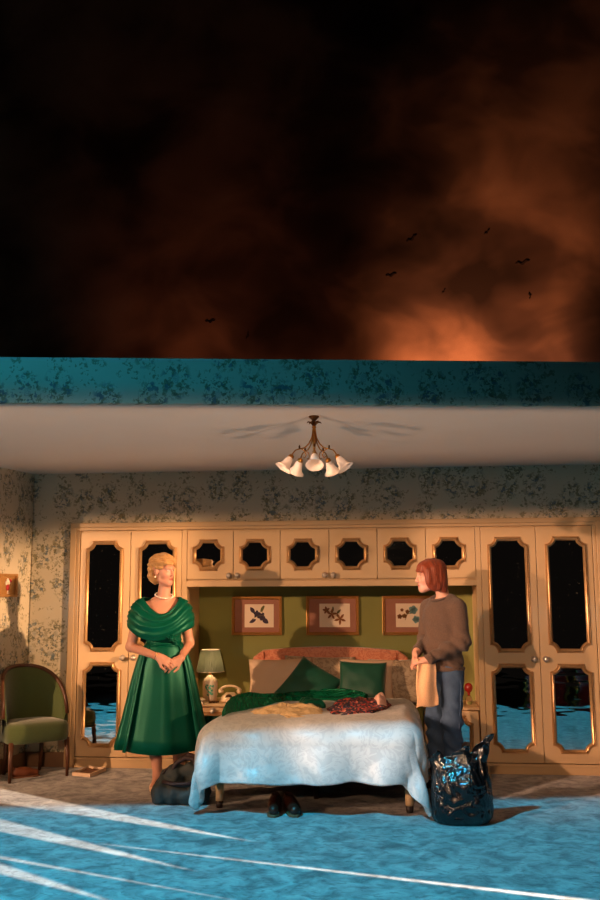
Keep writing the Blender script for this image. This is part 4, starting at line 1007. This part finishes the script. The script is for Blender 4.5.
hands1 = hand_prims(wr_l, (.80, -.22, -.42), (.05, -.85, .5), 1, (.25, .5, .4)) + hand_prims(wr_r, (-.72, -.30, -.38), (.1, -.8, .55), -1, (.3, .45, .4))
neck1 = [cap((-.015, .022, 1.36), (.0, .018, 1.51), .050, .047, k=.03), cap((-.07, .045, 1.385), (.07, .045, 1.385), .03, k=.05)]
local = xf(torso1 + arms1 + hands1 + neck1, B1, A1)
legs1 = []
for hip, knee, ank, toe in (((-.09, 0, .9), (-.06, -.03, .5), (-.030, -.02, .10), (-.035, -.125, .030)), ((.08, .02, .9), (.09, .06, .5), (.105, .12, .10), (.125, .02, .030))):
    legs1 += [cap(hip, knee, .085, .055, .03), cap(knee, tuple(np.array(knee) * .45 + np.array(ank) * .55), .055, .050, .02), cap(tuple(np.array(knee) * .45 + np.array(ank) * .55), ank, .050, .031, .02), cap(ank, (ank[0], ank[1] + .015, .065), .031, .028, .015), cap(ank, toe, .030, .022, .02)]
pr = local + xf(legs1, np.eye(3), A1) + head_prims(H1R, H1o, HS1)
V, F_ = sdf_mesh(pr, .0048)
body_object('body', V, F_, person1, H1R, H1o, (192, 136, 112), (150, 48, 48), (140, 98, 62), HS1)
# hair: swept up from the face and pinned in a roll behind
hp = [ell((0, .030, .078), (.084, .100, .074), k=.03), ell((0, -.030, .098), (.066, .062, .045), k=.03), ell((0, .085, .035), (.074, .055, .085), k=.03), ell((0, .100, -.035), (.052, .042, .06), k=.03), ell((0, .075, -.075), (.046, .036, .035), k=.03),
      cap((-.052, -.068, .070), (.050, -.068, .074), .022, k=.02), ell((-.068, -.005, .050), (.018, .062, .040), k=.02), ell((.068, -.005, .050), (.018, .062, .040), k=.02),
      cap((.040, -.080, .068), (.062, -.052, .012), .013, .006, k=.012), cap((.066, -.030, .04), (.072, -.022, -.01), .010, .004, k=.01)]
def hair_disp1(P): 
    h = (P - H1o) @ H1R; return .004 * np.sin(h[:, 0] * 60 + h[:, 2] * 130 + 5 * fbm(h, 12, 3)) + .008 * fbm(h, 22, 6, 2)
hp = [p[:1] + tuple(np.asarray(q) * HS1 for q in p[1:5]) + p[5:] if p[0] == 'c' else p[:1] + (p[1] * HS1, p[2] * HS1) + p[3:] for p in hp]
V, F_ = sdf_mesh(xf(hp, H1R, H1o), .0045, disp=hair_disp1); obj('hair', (V, F_), MT['blonde'], person1, smooth=True)
def bf(P): return (np.asarray(P) @ B1.T) + A1
# bodice
bod = [(p[0], p[1], p[2] + .010) + p[3:] if p[0] == 'e' else p[:3] + (p[3] + .010, p[4] + .010) + p[5:] for p in torso1]
V, F_ = sdf_mesh(xf(bod, B1, A1), .006, disp=lambda P: .004 * np.sin(P[:, 2] * 130 + P[:, 0] * 25 + 4 * fbm(P, 7, 2)), cuts=lambda P: np.maximum(P[:, 2] - 1.205, 1.045 - P[:, 2]))
obj('bodice', (V, F_), MT['satin'], person1, smooth=True)
# wrap collar round the shoulders
nf, na = 26, 120; fs = np.linspace(0, 1, nf); an = np.linspace(0, 2 * PI, na, endpoint=False)
kx = [0, .25, .5, .75, 1]
Wp, Sz = np.interp(fs, kx, [.140, .190, .228, .250, .250]), np.interp(fs, kx, [1.418, 1.392, 1.340, 1.268, 1.195])
Fy, Fz = np.interp(fs, kx, [.110, .146, .172, .176, .150]), np.interp(fs, kx, [1.292, 1.262, 1.215, 1.160, 1.100])
By, Bz = np.interp(fs, kx, [.105, .125, .138, .138, .128]), np.interp(fs, kx, [1.405, 1.372, 1.325, 1.265, 1.195])
rows = []
for i, f in enumerate(fs):
    c, s_ = np.cos(an), np.sin(an); fr = s_ < 0
    P3 = np.stack([c, s_, np.full(na, f)], -1)
    ph = f * 25 + c * 3.2 * np.where(fr, 1, .3) + 1.6 * fbm(P3, 2.2, 4, 2)
    off = (.0085 * np.sin(ph) + .004 * np.sin(ph * 2.3 + 1)) * np.sin(PI * min(1, .12 + f * .88)) ** .5
    yy = np.where(fr, Fy[i], By[i]); zz = np.where(fr, Fz[i], Bz[i]); wgt = s_ ** 2
    x = (Wp[i] + off) * c - .026; y = .02 + (yy + off) * s_; z = Sz[i] * (1 - wgt) + zz * wgt + np.where(fr, -.03 * c * s_ ** 2 * f * 1.5, 0) * -1
    rows.append(bf(np.stack([x, y, z], -1)).tolist())
obj('wrap_collar', MB().loft(rows, True, False), MT['satin'], person1, smooth=True, solid=.008)
# pleated knot where the wrap crosses
V, F_ = sdf_mesh(xf([cap((-.02, -.128, 1.155), (.05, -.125, 1.115), .018, .02, k=.02), cap((.05, -.125, 1.115), (.085, -.105, 1.08), .02, .012, k=.02)], B1, A1), .0045, disp=lambda P: .006 * np.sin(P[:, 2] * 420 + P[:, 0] * 200)); obj('gathered_knot', (V, F_), MT['satin'], person1, smooth=True)
def skirt_rows(a0, a1, nA, zs, wx, wy, amp, npl, closed, seed):
    rows = []
    for k, z in enumerate(zs):
        f = k / (len(zs) - 1); row = []
        A = np.linspace(a0, a1, nA, endpoint=not closed); c, s_ = np.cos(A), np.sin(A)
        P3 = np.stack([c, s_, np.full(nA, f * .5)], -1)
        tri = np.sin(npl * (A - a0) + .7 * fbm(P3, 1.5, seed)); off = amp * f ** 1.0 * (np.sign(tri) * np.abs(tri) ** .7) + .012 * f * fbm(P3, 3, seed + 2, 2)
        w_, d_ = np.interp(z, zs[::-1], wx[::-1]), np.interp(z, zs[::-1], wy[::-1])
        x, y = (w_ + off) * c, (d_ + off) * s_
        rows.append(bf(np.stack([x, y + .005, np.full(nA, z) + .012 * f * np.cos(A * 2)], -1)).tolist())
    return rows
zs = [1.075, 1.04, .98, .92, .84, .74, .62, .50, .39, .292]
wx = [.128, .142, .166, .182, .198, .218, .240, .262, .284, .305]; wy = [.098, .108, .128, .140, .152, .166, .182, .198, .214, .23]
obj('skirt', MB().loft(skirt_rows(0, 2 * PI, 120, zs, wx, wy, .006, 7, True, 3), True, False), MT['satin'], person1, smooth=True, solid=.005)
wx2 = [q + .010 + .030 * i / 9 for i, q in enumerate(wx)]; wy2 = [q + .010 + .02 * i / 9 for i, q in enumerate(wy)]
zs2 = [z + .0 for z in zs[:-1]] + [.296]
obj('overskirt', MB().loft(skirt_rows(-PI / 2 + .82, 1.5 * PI - .88, 260, zs2, wx2, wy2, .022, 17, False, 8), False, False), MT['satin'], person1, smooth=True, solid=.006)
obj('waistband', MB().tube([tuple(bf((.134 * math.cos(a), .005 + .104 * math.sin(a), 1.066 + .006 * math.sin(3 * a)))) for a in np.linspace(0, 2 * PI, 49)], .012, 8), MT['satin'], person1, smooth=True)
m = MB()
for k in range(34):
    a = 2 * PI * k / 34; p = bf((-.006 + .068 * math.cos(a), .012 + .066 * math.sin(a), 1.432 + .022 * math.sin(a) - .006 * math.cos(a)))
    m.ball(tuple(p), .0055, 6)
obj('pearl_necklace', m, MT['pearl'], person1, smooth=True)
e_ = H1R @ np.array((.080, .008, -.042)) + H1o; e2 = H1R @ np.array((-.080, .008, -.042)) + H1o
for q in (e_, e2): obj('earring', MB().ball(tuple(q), (.006, .006, .009), 6), MT['pearl'], person1, smooth=True)
wv = np.array(wr_l); dv = np.array((.80, -.22, -.42)); dv /= np.linalg.norm(dv); u1 = np.cross(dv, (0, 0, 1)); u1 /= np.linalg.norm(u1); u2 = np.cross(dv, u1)
obj('bracelet', MB().tube([tuple(bf(wv - dv * .012 + u1 * .028 * math.cos(a) + u2 * .028 * math.sin(a))) for a in np.linspace(0, 2 * PI, 25)], .003, 6), MT['gold'], person1, smooth=True)
for (ax_, ay_), (tx, ty) in (((-.030, -.005), (-.036, -.135)), ((.105, .135), (.127, .01))):
    V, F_ = sdf_mesh(xf([cap((ax_, ay_, .045), (ax_ * .4 + tx * .6, ay_ * .4 + ty * .6, .030), .034, .035, k=.02), cap((ax_ * .4 + tx * .6, ay_ * .4 + ty * .6, .03), (tx, ty, .022), .035, .022, k=.02), cap((ax_, ay_ + .012, .05), (ax_, ay_ + .02, 0), .02, .012, k=.015)], np.eye(3), A1), .005, cuts=lambda P: np.maximum(.001 - P[:, 2], P[:, 2] - .055))
    obj('shoe', (V, F_), MT['nude'], person1, smooth=True)

# ---- woman in the brown jumper
A2 = np.array((1.035, -.60, 0)); B2 = rotz(-.86)
person2 = thing('person', 'red-haired woman in a brown jumper and jeans holding a peach cloth', 'person', tuple(A2))
H2o = A2 + np.array((-.080, -.02, 1.566)); H2R = rotz(-1.24) @ rotx(.05)
s2l, s2r = (-.165, .03, 1.33), (.165, .03, 1.33)
e2l, e2r = (-.215, .03, 1.07), (.190, .035, 1.075)
w2l, w2r = (-.055, -.205, 1.005), (.070, -.21, .955)
torso2 = [ell((0, .02, .92), (.135, .10, .13), k=.05), ell((0, .015, 1.08), (.13, .10, .14), k=.05), ell((0, .02, 1.24), (.145, .108, .16), k=.05), cap((-.12, .04, 1.36), (.12, .04, 1.36), .045, k=.05)]
arms2 = chain([s2l, e2l, w2l], [.045, .036, .024], .02) + chain([s2r, e2r, w2r], [.045, .036, .024], .02)
hands2 = hand_prims(w2l, (.22, -.62, -.72), (-.6, -.6, .35), -1, (.35, .55, .5)) + hand_prims(w2r, (-.68, -.62, -.12), (-.1, -.6, .75), 1, (.4, .6, .5))
neck2 = [cap((0, .045, 1.35), (.0, .01, 1.49), .052, .048, k=.03)]
legs2 = []
for sx in (-1, 1):
    legs2 += chain([(sx * .075, .02, .84), (sx * .09, .0, .48), (sx * .09, .03, .09)], [.07, .052, .036], .02) + [cap((sx * .09, .03, .07), (sx * .095, -.09, .04), .034, .026, .02)]
V, F_ = sdf_mesh(xf(torso2 + arms2 + hands2 + neck2 + legs2, B2, A2) + head_prims(H2R, H2o), .0048)
body_object('body', V, F_, person2, H2R, H2o, (222, 166, 142), (180, 84, 78), (150, 84, 52))
hp = [ell((0, .028, .056), (.092, .112, .084), k=.03), ell((-.076, .015, -.022), (.024, .075, .092), k=.03), ell((.076, .015, -.022), (.024, .075, .092), k=.03), ell((0, .092, -.028), (.080, .048, .105), k=.03),
      ell((0, -.052, .075), (.072, .040, .034), k=.02), cap((-.045, -.078, .050), (.045, -.078, .046), .013, k=.02), cap((.070, -.045, .05), (.076, -.042, -.05), .016, .010, k=.02), cap((-.070, -.045, .05), (-.076, -.042, -.05), .016, .010, k=.02), cap((-.05, .088, -.105), (.05, .088, -.105), .026, k=.03)]
def hair_disp2(P):
    h = (P - H2o) @ H2R; a = np.arctan2(h[:, 0], h[:, 1]); return .0012 * np.sin(a * 44 + 9 * fbm(h, 14, 3)) + .008 * fbm(h * np.array([1, 1, .3]), 40, 6, 2)
V, F_ = sdf_mesh(xf(hp, H2R, H2o), .0045, disp=hair_disp2, cuts=lambda P: (-.126 + .034 * (((P - H2o) @ H2R)[:, 1] < -.03)) - ((P - H2o) @ H2R)[:, 2]); obj('hair', (V, F_), MT['red_hair'], person2, smooth=True)
jum = [ell((0, .02, 1.24), (.168, .135, .175), k=.06), ell((0, .015, 1.04), (.168, .135, .17), k=.06), ell((0, .02, .90), (.165, .132, .14), k=.04), cap((-.125, .04, 1.352), (.125, .04, 1.352), .056, k=.06), cap((-.07, .045, 1.39), (.07, .045, 1.39), .035, k=.05)]
jum += chain([s2l, e2l], [.066, .060], .03) + chain([e2l, tuple(np.array(w2l) * .88 + np.array(e2l) * .12)], [.060, .041], .02) + chain([s2r, e2r], [.066, .056], .04) + chain([e2r, tuple(np.array(w2r) * .92 + np.array(e2r) * .08)], [.056, .041], .04)
neck_hole = ell((0, -.005, 1.435), (.066, .070, .055), k=.01, op=-1)
def jdisp(P): return .007 * np.sin(P[:, 2] * 60 + P[:, 0] * 45 + 7 * fbm(P, 5, 2)) * np.clip(1.3 - P[:, 2], 0, .3) / .3 + .008 * fbm(P, 12, 9, 2)
V, F_ = sdf_mesh(xf(jum + [neck_hole], B2, A2), .0055, disp=jdisp, cuts=lambda P: .862 - P[:, 2]); obj('jumper', (V, F_), MT['knit'], person2, smooth=True)
bf2 = lambda P: tuple((np.asarray(P) @ B2.T) + A2)
obj('neck_rib', MB().tube([bf2((.068 * math.cos(a), -.002 + .070 * math.sin(a), 1.405 + .018 * math.sin(a))) for a in np.linspace(0, 2 * PI, 41)], .010, 8), MT['knit'], person2, smooth=True)
obj('hem_rib', MB().tube([bf2((.158 * math.cos(a), .02 + .126 * math.sin(a), .878)) for a in np.linspace(0, 2 * PI, 61)], .017, 8), MT['knit'], person2, smooth=True)
for e_, w_ in ((e2l, w2l), (e2r, w2r)):
    e_, w_ = np.array(e_), np.array(w_); d_ = (w_ - e_) / np.linalg.norm(w_ - e_); p = w_ - d_ * .012
    obj('cuff', MB().tube([bf2(p - d_ * .03), bf2(p - d_ * .01), bf2(p + d_ * .008)], [.042, .040, .036], 16), MT['knit'], person2, smooth=True)
jn = [ell((0, .02, .87), (.160, .125, .12), k=.05)]
for sx in (-1, 1): jn += chain([(sx * .085, .02, .84), (sx * .088, .0, .48), (sx * .088, .02, .09)], [.092, .074, .066], .025)
def jd(P): return .007 * np.sin(P[:, 2] * 55 + P[:, 0] * 30 + 8 * fbm(P, 4, 2)) * (.3 + np.exp(-((P[:, 2] - .42) / .16) ** 2)) + .006 * fbm(P, 13, 3, 2)
V, F_ = sdf_mesh(xf(jn, B2, A2), .0065, disp=jd, cuts=lambda P: .045 - P[:, 2]); j_ = obj('jeans', (V, F_), MT['denim'], person2, smooth=True)
obj('side_seam', MB().tube([bf2((.165, .02, .86)), bf2((.178, .02, .76)), bf2((.172, .015, .62)), bf2((.163, .005, .48)), bf2((.158, .01, .3)), bf2((.155, .02, .1))], .004, 5), MT['denim'], j_, smooth=True)
for sx in (-1, 1):
    V, F_ = sdf_mesh(xf([cap((sx * .09, .05, .035), (sx * .095, -.10, .03), .040, .036, k=.02), cap((sx * .09, .03, .07), (sx * .092, -.02, .05), .038, .034, k=.02)], B2, A2), .006, cuts=lambda P: np.maximum(.001 - P[:, 2], P[:, 2] - .08)); obj('shoe', (V, F_), MT['leather'], person2, smooth=True)

# cloth hanging from her hands
Yc = -.815
tl, trr, bl, br = aty(416, 659, Yc), aty(436, 662, Yc + .05), aty(416.5, 707.5, Yc), aty(438.5, 705.5, Yc + .04)
nu, nv = 26, 40; rows = []
for j in range(nv):
    f = j / (nv - 1); row = []
    for i in range(nu):
        g_ = i / (nu - 1); p = tl.lerp(trr, g_).lerp(bl.lerp(br, g_), f)
        gather = 1 - .10 * (1 - f); cxm = tl.lerp(trr, .5).lerp(bl.lerp(br, .5), f); p = cxm + (p - cxm) * gather
        y = .014 * math.sin(g_ * 8 + 1.2 * f) * (.35 + .65 * (1 - f)) + .010 * math.sin(g_ * 3.3 + 5 * f)
        row.append((p.x + .004 * math.sin(f * 9), p.y + y, p.z + .006 * math.sin(g_ * 7) * f))
    rows.append(row)
o = obj('peach_cloth', MB().loft(rows, False, False), MT['cloth_orange'], smooth=True, solid=.014)
tag(o, "peach tweed cloth hanging from the jumper woman's hands", 'cloth')
